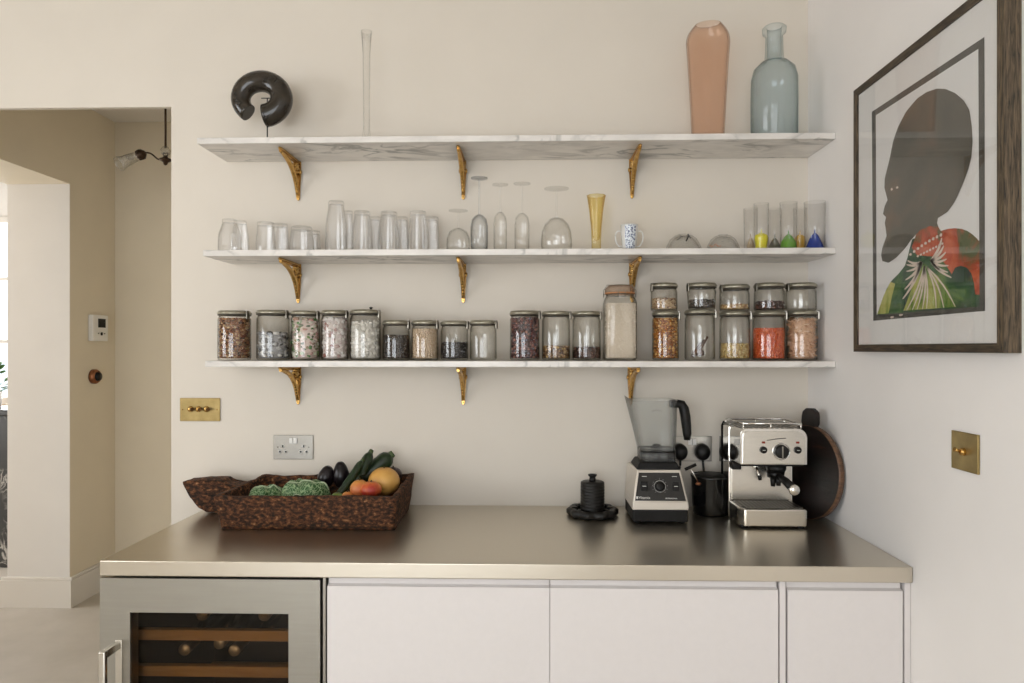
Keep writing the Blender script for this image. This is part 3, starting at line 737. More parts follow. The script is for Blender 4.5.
wineglass('small stemmed glass upside down, leftmost and shortest', 446.5, 470, 228, 448, 467, 210.5, -.14, 'coupe')
wineglass('tall wine glass upside down with crisp dark-rimmed foot', 470.5, 488, 214.5, 470, 487, 178, -.14, 'wine', glass('bluish_glass', (.972, .978, .982), (.34, .36, .38), 1.3, .02))
wineglass('slim flute upside down, left of the pair of flutes', 493.5, 507, 212, 493, 509, 184.5, -.14, 'flute')
wineglass('slim flute upside down, right of the pair of flutes', 514.5, 529.5, 213, 514, 531, 183.5, -.14, 'flute')
wineglass('large balloon wine glass upside down beside the yellow vase', 541, 572, 217.5, 544.5, 569, 188.5, -.14, 'balloon')
# yellow glass vase
x, r = onshelf(1, 587, 605.5, -.12); h = P(596, 195.5, -.12).z-ZM; rb = r*.5
t = thing('glass_vase', 'flared straw yellow glass vase standing on the middle shelf', 'vase', (x, -.12, ZM))
fl = lambda a, z: 1+.07*math.cos(8*a)*max(0, (z/h-.3))
MB().lathe([(0, .0), (rb, 0), (rb*1.02, h*.2), (rb*1.15, h*.45), (rb*1.5, h*.75), (r*.93, h*.96), (r, h), (r*.94, h), (rb*1.4, h*.75), (rb*1.0, h*.45), (rb*.8, h*.25), (0, h*.2)], 56, fn=fl).build('vase_body', G_AMBER, t)
# blue and white patterned two-handled cup
def dots_mat():
    m, nt, out = newmat('blue_pattern_china'); b = pbsdf(nt, out, (.8, .8, .8), .15)
    v = N(nt, 'ShaderNodeTexVoronoi'); v.inputs['Scale'].default_value = 190; nt.links.new(coords(nt), v.inputs['Vector'])
    r = ramp(nt, [(.38, (.02, .04, .14)), (.50, (.70, .74, .78))], v.outputs['Distance']); nt.links.new(r.outputs[0], b.inputs['Base Color']); return m
x, r = onshelf(1, 620, 638.5, -.13); h = P(629, 225, -.13).z-ZM
CHINA = mat('white_china', (.74, .73, .70), .15, nscale=5, nvar=.01)
t = thing('two_handled_cup', 'white china cup with blue dotted panel and two handles', 'cup', (x, -.13, ZM))
MB().lathe([(0, .001), (r*.62, 0), (r*.66, .006), (r*.8, h*.3), (r*.9, h*.7), (r*.94, h), (r*.88, h), (r*.84, h*.7), (r*.7, h*.2), (0, .006)], 36).build('cup_body', CHINA, t)
b = MB(); pr2 = []
for s in range(13):
    a = math.radians(-90-38+76*s/12)
    for (q, v) in ((.70, .08), (.805, .3), (.905, .7), (.94, .96)): pr2.append((a, r*q+.0008, h*v))
vs = [b.bm.verts.new((q*math.cos(a), q*math.sin(a), z)) for a, q, z in pr2]
for s in range(12):
    for k in range(3):
        f = b.bm.faces.new([vs[s*4+k], vs[(s+1)*4+k], vs[(s+1)*4+k+1], vs[s*4+k+1]]); f.smooth = True
b.build('patterned_panel', dots_mat(), t, recalc=False)
for s in (-1, 1):
    MB().tube(bez((s*r*.86, 0, h*.75), (s*r*1.75, 0, h*.95), (s*r*1.7, 0, h*.15), (s*r*.72, 0, h*.2)), .0024, 8).build('handle', CHINA, t)
# two shallow upturned china dishes
DISH1 = noisemix('ink_drawn_china', [(.36, (.10, .09, .08)), (.41, (.62, .60, .57))], 42, .15, 0, (1, 1, 1), 1.5)
def dish(label, pl, pr_, pt, Y, m, extra=None):
    x, r = onshelf(1, pl, pr_, Y); h = P((pl+pr_)/2, pt, Y).z-ZM
    t = thing('china_bowl', label, 'bowl', (x, Y, ZM), 0, 'small upturned china bowls')
    MB().lathe([(r, 0), (r*.98, .002), (r*.86, h*.35), (r*.68, h*.72), (r*.45, h*.92), (r*.3, h*.95), (r*.28, h), (r*.24, h), (r*.22, h*.93), (0, h*.92), (0, h*.86), (r*.42, h*.84), (r*.62, h*.62), (r*.8, h*.28), (r*.94, .001)], 44).build('bowl_body', m, t)
    MB().lathe([(r*.985, .0004), (r*1.005, .0015), (r*.985, .003), (r*.965, .0015)], 44, closed=True).build('rim', mat('dark_rim', (.06, .05, .045), .3), t)
    return t, r, h
CHG = glass('glassy_china', (.975, .975, .97), (.70, .69, .67), 1.2, .05, (.7, .69, .66))
t, r, h = dish('low upturned white bowl with a black brushed drawing', 664, 703, 234.5, -.12, CHG)
b = MB()
for (u0, v0, u1, v1, w_) in ((-.05, .55, .28, .98, .0028), (.28, .98, .30, .72, .0018), (-.62, .62, -.35, .86, .0012), (-.55, .9, -.2, .8, .001)):
    pts = []
    for s in range(7):
        q = s/6; u = u0+(u1-u0)*q; v = v0+(v1-v0)*q
        rad = r*(1-.55*min(1, v)**1.6); xx = u*rad*1.0; yy = -math.sqrt(max(0, rad*rad-xx*xx)); pts.append((xx, yy-.001, h*v*.95))
    b.tube(pts, w_, 6)
b.build('brushed_drawing', mat('brush_ink', (.03, .028, .025), .4), t)
t, r, h = dish('low upturned white bowl with coral sprig beside coloured goblets', 705, 741, 235, -.12, CHG)
b = MB()
rr = random.Random(3)
for k in range(12):
    a = math.radians(rr.uniform(200, 245)); v = rr.uniform(.08, .42); rad = r*(.985-.36*v); b.ell((rad*math.cos(a), rad*math.sin(a), h*v), (.0028, .0018, .0024), 1)
b.build('coral_sprig', mat('coral_paint', (.50, .18, .09), .5), t)
b = MB()
for k in range(7):
    a = math.radians(rr.uniform(240, 285)); v = rr.uniform(.5, .75); rad = r*(.99-.47*v); b.ell((rad*math.cos(a), rad*math.sin(a), h*v), (.0026, .0015, .0012), 1)
b.build('grey_spots', mat('spot_ink', (.08, .09, .09), .4), t)
# coloured-foot flutes: coloured faceted cup on the shelf, long clear bowl above
def tint(name, c, e): return glass(name, c, e, .9, .6, tuple(min(1, v*1.5) for v in c))
def goblet(label, pl, pr_, pct, pc_l, pc_r, ptop, Y, mcol, shape):
    x, r = onshelf(1, pl, pr_, Y); _, rt = onshelf(1, pc_l, pc_r, Y)
    hc = P((pl+pr_)/2, pct, Y).z-ZM; H = P((pl+pr_)/2, ptop, Y).z-ZM
    t = thing('coloured_goblet', label, 'glass', (x, Y, ZM), 0, 'clear glasses with coloured feet')
    fn = (lambda a, z: 1-.05*abs(math.sin(3*a))) if shape != 'cone' else None
    if shape == 'cone': prof = [(0, 0), (r, 0), (r*.98, .003), (r*.72, hc*.4), (r*.42, hc*.8), (r*.15, hc*.98), (0, hc)]
    elif shape == 'diamond': prof = [(0, 0), (r*.9, 0), (r, hc*.25), (r*.95, hc*.5), (r*.55, hc*.8), (r*.22, hc*.95), (0, hc)]
    else: prof = [(0, 0), (r*.8, 0), (r*.86, hc*.3), (r, hc*.7), (r*.9, hc*.85), (r*.35, hc*.96), (0, hc)]
    MB().lathe(prof, 36, fn=fn, smooth=shape == 'cone').build('coloured_foot', mcol, t)
    ro = max(rt, r)*1.06
    MB().lathe([(.0028, hc-.002), (.0016, hc+.010), (0, hc+.014)], 12).build('coloured_tip', mcol, t)
    MB().lathe([(ro*.93, 0), (ro*.95, H*.3), (ro, H), (ro-.0010, H), (ro*.95-.0010, H*.3), (ro*.93-.001, 0)], 36, closed=True).build('clear_cylinder', G_FAINT, t)
    return t
goblet('clear glass with small tan foot, leftmost of the coloured feet', 746.8, 754.5, 237, 744, 757, 208.5, -.08, tint('tan_glass', S(190, 170, 140), S(110, 90, 65)), 'diamond')
goblet('clear glass with yellow barrel foot, left of the coloured feet', 754.5, 768, 232.5, 755, 769, 203.5, -.14, tint('yellow_glass', (.75, .62, .03), (.30, .22, .01)), 'barrel')
goblet('clear glass with smoky grey foot beside the green one', 769, 780.5, 237.5, 769, 782, 208.5, -.08, tint('smoky_glass', (.20, .19, .14), (.05, .05, .04)), 'diamond')
goblet('clear glass with green diamond foot among the coloured feet', 780.5, 796.5, 234, 781, 797, 202.5, -.15, tint('green_glass', (.14, .32, .04), (.02, .07, .01)), 'diamond')
goblet('clear glass with amber foot between green and blue ones', 794.5, 805.5, 234, 795, 807, 208, -.08, tint('amber_foot_glass', (.66, .42, .07), (.28, .14, .02)), 'barrel')
goblet('clear glass with cobalt blue cone foot, rightmost of all', 805, 824.5, 233, 806, 822, 202, -.15, tint('cobalt_glass', (.012, .045, .30), (.004, .01, .09)), 'cone')

# ------------------------------------------------------------------ top shelf
ZTP = shelfz[0]+.0003
# penannular polished ring on a black rod stand
Yr = -.13; pc = P(263, 99, Yr); sc = (P(264, 100, Yr).x-P(263, 100, Yr).x)
t = thing('ring_sculpture', 'polished dark open ring sculpture on a thin black stand', 'sculpture', (P(266, 130, Yr).x, Yr, ZTP))
ox = pc.x-t.location.x; oz = pc.z-ZTP
b = MB(); n = 40; rings = []
seg = 20; a0, a1 = math.radians(-80), math.radians(232)
for i in range(n+1):
    q = i/n; a = a0+(a1-a0)*q
    # thick right side, tapering a bit left
    rin = 9*sc+1.5*sc*math.cos(a*0+.5); tube_r = (11.3-2.6*q+.4*math.sin(PI*q))*sc
    RR = 20.0*sc+(q*.8)*sc
    cx = ox-1.6*sc+RR*math.cos(a)*1.0; cz = oz+.2*sc+RR*math.sin(a)*.85
    ring = []
    for k in range(seg):
        f = 2*PI*k/seg; d = tube_r*math.cos(f); e = tube_r*math.sin(f)*1.0
        ring.append(b.bm.verts.new((cx+d*math.cos(a), e*.95, cz+d*math.sin(a))))
    rings.append(ring)
for A, B_ in zip(rings[:-1], rings[1:]):
    for k in range(seg):
        f = b.bm.faces.new([A[k], A[(k+1) % seg], B_[(k+1) % seg], B_[k]]); f.smooth = True
b.bm.faces.new(rings[0][::-1]); b.bm.faces.new(rings[-1])
b.build('ring', POLISHED, t)
b = MB(); b.tube([(0, .012, .0), (0, .012, oz+2*sc)], .0022, 8); b.tube([(-6*sc, .012, oz+2*sc), (3*sc, .012, oz+2*sc)], .0018, 8)
b.box(-.03, .03, -.02, .045, 0, .003, .001); b.build('stand', BLACK, t)
# tall clear tube vase
Yv = -.12; x, r = onshelf(0, 361, 372, Yv); h = P(366, 31.5, Yv).z-ZTP
t = thing('tube_vase', 'very tall slim clear glass vase on the top shelf', 'vase', (x, Yv, ZTP))
MB().lathe([(0, 0), (r*1.15, 0), (r*1.1, .006), (r*.75, .03), (r*.62, .06), (r*.6, h*.3), (r*.68, h*.8), (r*.9, h*.96), (r*1.0, h), (r*.93, h), (r*.6, h*.8), (r*.5, h*.3), (r*.5, .05), (0, .012)], 32).build('vase_body', G_CLEAR, t)
# rose-brown slanted-mouth vase
Yv = -.12; x, rb = onshelf(0, 692, 724, Yv); _, rt = onshelf(0, 686.5, 730, Yv); xt = P(708, 60, Yv).x; h = P(708, 33, Yv).z-ZTP
t = thing('tall_vase', 'tall rose brown glass vase with slanted open mouth', 'vase', (x, Yv, ZTP))
b = MB(); rings = []; NR = 26; SG = 44
def vr(q): return rb+(rt-rb)*min(1, q/.80)**1.15 if q < .80 else rt*(1-.42*((q-.80)/.20)**2.4)
hc_ = P(708, 15.5, Yv).z-ZTP
for i in range(NR+1):
    q = i/NR; rr_ = vr(q)
    ring = []
    for k in range(SG):
        a = 2*PI*k/SG
        z = q*hc_
        if q > .7:   # mouth plane slopes down to the front and left
            cut = hc_*(.935+.058*math.sin(a)+.016*math.cos(a)); z = z if q < .7 else .7*hc_+(z-.7*hc_)*(cut-.7*hc_)/(.3*hc_)
        ring.append(b.bm.verts.new((rr_*math.cos(a), rr_*.75*math.sin(a), z)))
    rings.append(ring)
inner = []
for i in range(NR, 0, -1):
    inner.append([b.bm.verts.new((v.co.x*.93, v.co.y*.93, v.co.z)) for v in rings[i]])
allr = rings+inner
for A, B_ in zip(allr[:-1], allr[1:]):
    for k in range(SG):
        f = b.bm.faces.new([A[k], A[(k+1) % SG], B_[(k+1) % SG], B_[k]]); f.smooth = True
b.bm.faces.new(rings[0][::-1]); b.bm.faces.new(inner[-1])
b.build('vase_body', G_ROSE, t)
# pale blue bottle
x, r = onshelf(0, 751.5, 797, Yv); h = P(774, 27, Yv).z-ZTP; hs = P(774, 62, Yv).z-ZTP; _, rn = onshelf(0, 764.5, 782.5, Yv); hsh = P(774, 79, Yv).z-ZTP
t = thing('glass_bottle', 'pale blue rough glass bottle near the right wall corner', 'bottle', (x, Yv, ZTP))
MB().lathe([(0, .004), (r*.9, 0), (r*.99, .01), (r, hsh*.6), (r*.985, hsh), (r*.88, hsh+(hs-hsh)*.55), (r*.62, hsh+(hs-hsh)*.9), (rn*1.05, hs), (rn*.96, hs+(h-hs)*.3), (rn*.92, h*.93), (rn*1.25, h*.945), (rn*1.3, h*.985), (rn*1.1, h), (rn*.8, h), (rn*.75, h*.93), (rn*.8, hs), (r*.60, hs-.004), (r*.86, hsh+(hs-hsh)*.5), (r*.965, hsh), (r*.98, hsh*.6), (r*.97, .012), (0, .01)], 48, fn=lambda a, z: 1+.004*math.sin(3*a+z*40)).build('bottle_body', G_BLUE, t)

# ------------------------------------------------------------------ wall plates
def plate(name, label, cat, xa, xb, za, zb, m):
    t = thing(name, label, cat, ((xa+xb)/2, 0, (za+zb)/2)); hw, hh = (xb-xa)/2, (zb-za)/2
    MB().box(-hw, hw, -.005, -.0003, -hh, hh, .0015).build('plate', m, t); return t, hw, hh
a = P(180.5, 421, 0); c = P(220.5, 398, 0)
t, hw, hh = plate('light_switch', 'antique brass wall plate with three toggles left of shelves', 'switch', a.x, c.x, a.z, c.z, BRASSP)
for k in (-1, 0, 1):
    b = MB(); b.lathe([(0, 0), (.011, 0), (.0105, .006), (.006, .010), (0, .010)], 20, (k*.030-.004, -.005, .002), M=Matrix.Rotation(PI/2, 3, 'X'))
    b.build('toggle', BRASS, t)
    MB().tube([(k*.030-.002, -.012, .002), (k*.030+.010, -.024, .002)], [.0035, .0068], 12).build('toggle_lever', mat('shadow_bronze', (.14, .075, .03), .3, .9), t)  # lever turned right and browned to stand for the toggle's dark shadow
for s in (-1, 1): MB().ell((s*hw*.86, -.005, 0), (.003, .0015, .003), 1).build('screw', BRASS, t)
RX90 = Matrix.Rotation(PI/2, 3, 'X')
def socket(label, pa, pb, pt, pb2):
    a = P(pa, pb2, 0); c = P(pb, pt, 0)
    t, hw, hh = plate('double_socket', label, 'socket', a.x, c.x, a.z, c.z, STEELP)
    for s in (-1, 1):
        b = MB(); b.box(s*.008-.0065, s*.008+.0065, -.009, -.005, hh*.32, hh*.78, .001); b.build('rocker_switch', WHITEPL, t)
        ins = MB()
        for dx, dz in ((0, .004), (-.011, -.0165), (.011, -.0165)):
            ins.lathe([(0, 0), (.0062, 0), (.0062, .0012), (0, .0012)], 16, (s*.039+dx, -.005, dz), M=RX90)
        ins.build('socket_insert', WHITEPL, t)
        hl = MB()
        for dx, dz, w_, h_ in ((0, .004, .0028, .0042), (-.011, -.0165, .0036, .0030), (.011, -.0165, .0036, .0030)):
            hl.box(s*.039+dx-w_, s*.039+dx+w_, -.0068, -.0060, dz-h_, dz+h_)
        hl.build('pin_hole', BLACK, t)
        MB().ell((s*.058, -.005, 0), (.0025, .0012, .0025), 1).build('screw', mat('screw_dark', (.1, .09, .08), .4, .8), t)
    return t
socket('brushed steel double wall socket above the wooden trough', 274, 313.5, 435, 459)
so2 = socket('brushed steel double wall socket behind the blender', 672.5, 711.5, 436, 461)
so3 = socket('brushed steel double wall socket behind the coffee machine', 719, 758, 436, 461)
# plugs with cables
for (px, lab, ex) in ((680, 'black plug in the socket nearest the blender handle', (672, 470)), (702.5, 'black plug with long cable right of the blender handle', (712, 492)), (727, 'black plug beside the coffee machine', (716, 500))):
    p = P(px, 452, -.02)
    t = thing('power_plug', lab, 'plug', (p.x, 0, p.z), 0, 'black power plugs in the wall sockets')
    MB().lathe([(0, .004), (.025, .0065), (.029, .014), (.028, .030), (.022, .040), (0, .042)], 28, M=RX90, fn=lambda a, z: 1-.06*math.cos(2*a)).build('plug_body', BLACK, t)
    e = P(ex[0], ex[1], -.06)
    e -= Vector(t.location)
    MB().tube(bez((0, -.025, -.02), (0, -.03, -.08), (e.x*.3, -.05, e.z*.8), (e.x, -.07, e.z), 14), .0042, 8).build('cable', BLACK, t)
# right wall plate
a = PX(952, 465, XR-.004); c = PX(978.5, 437, XR-.004)
ya, yb = a.y, c.y; za, zb = PX(952, 467.5, XR-.004).z, PX(952, 430, XR-.004).z
t = thing('wall_switch', 'square antique brass dimmer plate on the right wall', 'switch', (XR, (ya+yb)/2, (za+zb)/2))
hy, hz = abs(ya-yb)/2, (zb-za)/2
MB().box(-.006, -.0003, -hy, hy, -hz, hz, .0015).build('plate', BRASSP, t)
MB().lathe([(0, 0), (.009, 0), (.0085, .008), (.004, .01), (0, .01)], 20, (-.006, 0, 0), M=Matrix.Rotation(-PI/2, 3, 'Y')).build('toggle', BRASS, t)
MB().tube([(-.014, 0, 0), (-.028, 0, .006)], [.003, .0055], 10).build('toggle_lever', BRASS, t)

# ------------------------------------------------------------------ framed portrait on the right wall
XFp = XR-.037
fy1 = PX(853.5, 91, XFp).y; fz1 = PX(853.5, 91, XFp).z; fz0 = PX(855.5, 351.7, XFp).z
fy0 = PX(1022, 300, XR).y
t = thing('framed_portrait', 'large framed profile portrait hanging on the right wall', 'picture', (XR, (fy0+fy1)/2, fz0))
cy = (fy0+fy1)/2; hwf = (fy1-fy0)/2; Hf = fz1-fz0; mw = .021
x0, x1 = -.037, -.0006
def member(poly): 
    b = MB(); A = [b.bm.verts.new((x0, y, z)) for y, z in poly]; B_ = [b.bm.verts.new((x1, y, z)) for y, z in poly]
    b.bm.faces.new(A); b.bm.faces.new(B_[::-1])
    for k in range(4): b.bm.faces.new([A[k], B_[k], B_[(k+1) % 4], A[(k+1) % 4]])
    return b
FRAMEH = wood('grained_frame_wood_level', (.012, .009, .006), (.09, .062, .035), 28, (9, .7, 9), .55, .4, .002)
o_ = [(-hwf, 0), (hwf, 0), (hwf, Hf), (-hwf, Hf)]; i_ = [(-hwf+mw, mw), (hwf-mw, mw), (hwf-mw, Hf-mw), (-hwf+mw, Hf-mw)]
for k in range(4):
    k2 = (k+1) % 4
    member([o_[k], o_[k2], i_[k2], i_[k]]).build('frame_member', FRAMEH if k % 2 == 0 else FRAMEW, t)
MB().box(-.031, -.027, -hwf+mw, hwf-mw, mw, Hf-mw).build('mount_board', mat('mount_white', (.82, .80, .77), .8, nscale=30, nvar=.01), t)
XA = XR-.0315
def pa_(px, py, off=0):
    v = PX(px, py, XA-off); return (-.0315-off, v.y-cy, v.z-fz0)
BORD = mat('print_border', (.085, .08, .07), .8, nscale=30, nvar=.15)
SKIN = noisemix('print_skin_sheen', [(.3, (.085, .083, .068)), (.52, (.115, .105, .082)), (.78, (.19, .125, .085))], 9, .8, 0, dist=.5)  # printed skin, with the glass reflection over it lightened into the colour
REDC = noisemix('print_red_cloth', [(.38, (.10, .12, .05)), (.46, (.42, .07, .03)), (.6, (.60, .14, .06)), (.75, (.42, .045, .03))], 9, .8, 0, dist=.6)
DKC = noisemix('print_dark_cloth', [(.35, (.03, .05, .045)), (.5, (.04, .11, .04)), (.65, (.12, .2, .05))], 11, .8, 0, dist=.6)
YGC = noisemix('print_yellow_green', [(.35, (.10, .20, .03)), (.5, (.38, .40, .10)), (.7, (.62, .55, .2))], 16, .8, 0, stretch=(1, 1, .3), dist=.4)
PINK = mat('print_cream_lines', (.72, .60, .50), .8)
PAPER = mat('print_paper', (.80, .785, .76), .8)
pr_o = MB()
def poly(b, pts, off): 
    f = b.bm.faces.new([b.bm.verts.new(pa_(x, y, off)) for x, y in pts]); f.material_index = b.mi
pm = [BORD, PAPER, SKIN, REDC, DKC, YGC, PINK]
b = MB()
poly(b, [(871.8, 111.9), (873.3, 320.8), (985, 310.9), (984.4, 36.9)], .0002)
b.mi = 1; poly(b, [(875.8, 115.3), (876.7, 314.7), (979.5, 306.5), (978.3, 48.8)], .0005)
c6 = lambda L: [(860+x/5.256, 200+y/5.256) for x, y in L]
b.mi = 4; poly(b, c6([(275, 205), (262, 250), (250, 300), (236, 345), (205, 385), (165, 425), (138, 470), (118, 525), (90, 603), (400, 578), (628, 560), (628, 300), (420, 170)]), .0008)
b.mi = 5; poly(b, c6([(160, 430), (125, 500), (90, 600), (150, 595), (165, 520), (185, 440)]), .0011)
b.mi = 3; poly(b, c6([(300, 165), (330, 140), (380, 125), (408, 135), (425, 163), (460, 152), (500, 148), (535, 152), (565, 163), (590, 180), (610, 198), (628, 218), (628, 500), (605, 495), (600, 440), (585, 385), (560, 355), (530, 345), (500, 355), (482, 390), (450, 340), (420, 300), (300, 290), (272, 250)]), .0011)
b.mi = 2; poly(b, [(937, 88.6), (945.6, 89), (955, 93), (963.7, 100.4), (969.4, 110), (971.9, 127), (972.6, 142), (971.3, 157.5), (968.4, 169), (963.7, 182), (957, 197.5), (954, 203), (947.5, 212), (938, 218), (937, 223), (938.5, 227), (930, 226), (920, 230), (911, 240), (905.7, 247.6), (896, 258), (888.5, 262.8), (882.4, 261), (881, 255), (882.4, 247.6), (886.6, 236), (885.7, 228.5), (884.7, 223), (886, 217), (883, 214), (884.7, 206), (887.6, 200), (884.4, 188), (884.7, 178.5), (889.5, 159.4), (893.3, 140.4), (898, 127), (905.7, 112), (917, 98.5), (926.6, 92)], .0014)
b.mi = 5; poly(b, c6([(340, 335), (300, 380), (270, 470), (228, 582), (505, 562), (460, 460), (410, 400), (370, 365)]), .0015)
# cream line work: pleats of the scarf and a beaded collar
b.mi = 6
def stroke(x0_, y0_, x1_, y1_, w_, bend=0):
    n = 6; L = []; R = []
    dx, dy = x1_-x0_, y1_-y0_; l = math.hypot(dx, dy); nx, ny = -dy/l, dx/l
    for i in range(n+1):
        q = i/n; cx_, cy_ = x0_+dx*q+nx*bend*math.sin(PI*q), y0_+dy*q+ny*bend*math.sin(PI*q); ww = 1.35*w_*(.35+.65*math.sin(PI*min(1, q*.8+.15)))
        L.append((cx_+nx*ww, cy_+ny*ww)); R.append((cx_-nx*ww, cy_-ny*ww))
    poly(b, c6(L+R[::-1]), .0018)
for (ex, ey) in ((225, 520), (235, 470), (240, 420), (245, 375), (245, 340), (250, 318)): stroke(325, 325, ex, ey, 5, -12)
for (ex, ey) in ((480, 408), (465, 345), (455, 310), (450, 275), (440, 240), (430, 200), (462, 380)): stroke(370, 320, ex, ey, 5, 10)
for (ex, ey) in ((245, 580), (275, 578), (300, 576), (328, 574), (350, 572)): stroke(338, 345, ex, ey, 3.2, -10)
for (ex, ey) in ((500, 560), (440, 565), (400, 568)): stroke(350, 350, ex, ey, 3.2, -14)
for k in range(9):
    q = k/8; stroke(262+q*160, 292-q*100-8*math.sin(PI*q), 268+q*160, 280-q*105-8*math.sin(PI*q), 5)
    stroke(300+q*130, 300-q*65, 308+q*128, 290-q*66, 4)
stroke(160, 618, 178, 614, 4); stroke(205, 606, 225, 603, 4)
poly(b, [(890.5, 189), (892, 187.5), (893, 189.5), (891.5, 191)], .0018); poly(b, [(896, 187), (898, 186), (898.5, 188), (896.5, 189)], .0018)
b.build('print', pm, t, recalc=False)
MB().box(-.0352, -.0345, -hwf+mw-.002, hwf-mw+.002, mw-.002, Hf-mw+.002).build('picture_glass', G_PIC, t)

# ------------------------------------------------------------------ wooden trough with produce
ZK = ZT+.0008
fbl = PZ(222, 528.5, ZT+.002); fbr = PZ(393.5, 531, ZT+.002); bbr = Vector((fbr.x-.004, -.075, ZT)); bbl = Vector((fbl.x+.01, -.075, ZT))
YFt = fbl.y
ftl = P(213, 496.6, YFt-.012); ftr = P(396.5, 496.6, YFt-.008); btr = P(414.5, 473, -.055); btl = P(262, 475.5, -.055)
zs = ZK
def trough():
    b = MB(); th = .016
    out_b = [Vector((fbl.x, YFt, zs)), Vector((fbr.x, YFt-.004, zs)), Vector((bbr.x, -.075, zs)), Vector((bbl.x, -.075, zs))]
    out_t = [ftl, ftr, btr, btl]
    cen_b = sum(out_b, Vector())/4
    def inset(q, d):
        c = sum(q, Vector())/4; r = []
        for v in q:
            dx = d if v.x < c.x else -d; dy = d if v.y < c.y else -d
            r.append(Vector((v.x+dx, v.y+dy, v.z)))
        return r
    in_t = inset(out_t, th); in_b = [v+Vector((0, 0, .014)) for v in inset(out_b, th)]
    def wall(a0, a1, b1, b0, nu, nv, bumpy):
        g = []
        for j in range(nv+1):
            row = []
            for i in range(nu+1):
                u, v = i/nu, j/nv
                p = a0.lerp(a1, u).lerp(b0.lerp(b1, u), v)
                row.append(p)
            g.append(row)
        return g
    grids = []
    for k in range(4):
        k2 = (k+1) % 4; nu = 40 if k % 2 == 0 else 22
        grids.append(wall(out_b[k], out_b[k2], out_t[k2], out_t[k], nu, 8, 1))
        grids.append(wall(in_b[k2], in_b[k], in_t[k], in_t[k2], nu, 8, 1))
        grids.append(wall(out_t[k], out_t[k2], in_t[k2], in_t[k], nu, 2, 1))
    grids.append(wall(out_b[1], out_b[0], out_b[3], out_b[2], 40, 4, 0)); grids.append(wall(in_b[0], in_b[1], in_b[2], in_b[3], 40, 10, 0))
    for g in grids:
        vs = []
        for row in g:
            rr_ = []
            for p in row:
                h = (p.z-zs)/.11
                d = Vector((noise.noise(p*38), noise.noise(p*38+Vector((9, 1, 4))), noise.noise(p*30+Vector((2, 8, 3)))))
                q = p+Vector((d.x*.003, d.y*.003, d.z*.004*max(0, min(1, h))))
                # worn dip in the back rim
                if p.y > -.09 and p.z > zs+.05: q.z += .008*noise.noise(Vector((p.x*14, 3, 1)))*h
                q.z = max(q.z, zs); rr_.append(b.bm.verts.new(q))
            vs.append(rr_)
        for A, B_ in zip(vs[:-1], vs[1:]):
            for i in range(len(A)-1):
                f = b.bm.faces.new([A[i], A[i+1], B_[i+1], B_[i]]); f.smooth = True
    bmesh.ops.remove_doubles(b.bm, verts=b.bm.verts, dist=.0004)
    return b
cx_t = (fbl.x+fbr.x)/2
t = thing('wooden_trough', 'old rough carved wooden trough of vegetables on the counter', 'trough', (0, 0, 0))
trough().build('trough_body', TROUGH, t)
b = MB(); yy = -.155
hp = [P(px, py, yy) for px, py in ((182, 482), (183, 484), (190, 497), (198, 508.5), (206, 513), (216, 514.5), (241, 513), (241, 486), (227, 485), (221, 480.5), (200, 480))]
vA = []
b.prism([(p.x, max(p.z, zs+.002)) for p in hp], 'y', yy-.0, yy+.08, .004)
bmesh.ops.subdivide_edges(b.bm, edges=b.bm.edges[:], cuts=3, use_grid_fill=True)
for v in b.bm.verts:
    v.co += Vector((noise.noise(v.co*35), noise.noise(v.co*33+Vector((4, 2, 1))), noise.noise(v.co*31)))*.003; v.co.z = max(v.co.z, zs)
b.build('spout_handle', TROUGH, t)
# produce
AUB = mat('aubergine_skin', (.008, .005, .006), .3, spec=.35, nscale=40, nvar=.3, bmp=.1)
CUCM = noisemix('courgette_skin', [(.35, (.005, .014, .005)), (.6, (.012, .032, .008)), (.8, (.04, .08, .022))], 60, .35, .1, (1, 1, 1))
GRAPE = noisemix('grapefruit_peel', [(.35, (.62, .30, .06)), (.65, (.70, .40, .11))], 12, .42, .05, bdist=.001)
PEACH = noisemix('nectarine_skin', [(.38, (.62, .27, .04)), (.5, (.60, .13, .03)), (.62, (.38, .035, .02))], 9, .38, 0)
PEACH2 = noisemix('peach_skin', [(.42, (.65, .30, .06)), (.6, (.58, .16, .05))], 8, .45, 0)
def fruit(name, label, cat, px, py, rx, rz_, Y, m, M=None, stalk=True, shape=None):
    p = P(px, py, Y); s = (P(px+1, py, Y).x-p.x); t = thing(name, label, cat, p)
    r = rx*s; h = rz_*s
    prof = []
    n = 16
    for i in range(n+1):
        a = -PI/2+PI*i/n; q = math.cos(a)*r; z = math.sin(a)*h
        if shape == 'pear': q = r*max(0, math.cos(a))**.72*(1-.24*max(0, math.sin(a)))
        if shape is None and abs(a) > 1.2: z *= .93+.07*(PI/2-abs(a))/.37
        prof.append((max(q, 0), z))
    prof[0] = (0, prof[0][1]*.98); prof[-1] = (0, prof[-1][1]*.96)
    MB().lathe(prof, 32, M=M).build('flesh', m, t)
    if stalk:
        b = MB(); top = Vector((0, 0, h*.93)); b.tube([top, top+Vector((.001, 0, .006))], .0022, 6)
        o = b.build('stalk', mat('stalk_brown', (.06, .045, .02), .7), t)
        if M is not None: o.matrix_local = M.to_4x4()
    return t
fruit('grapefruit', 'large yellow orange grapefruit at the trough right end', 'fruit', 384, 481.5, 15.6, 14.2, -.17, GRAPE)
fruit('peach', 'yellow orange peach in front, left of the red nectarine', 'fruit', 359.5, 489, 9.4, 9.4, -.245, PEACH2)
fruit('nectarine', 'red and orange nectarine in front of the grapefruit', 'fruit', 371, 489.5, 10.8, 8.2, -.26, PEACH)
fruit('apricot', 'small orange apricot low beside the peach', 'fruit', 347.5, 496, 5.5, 4.5, -.265, PEACH2)
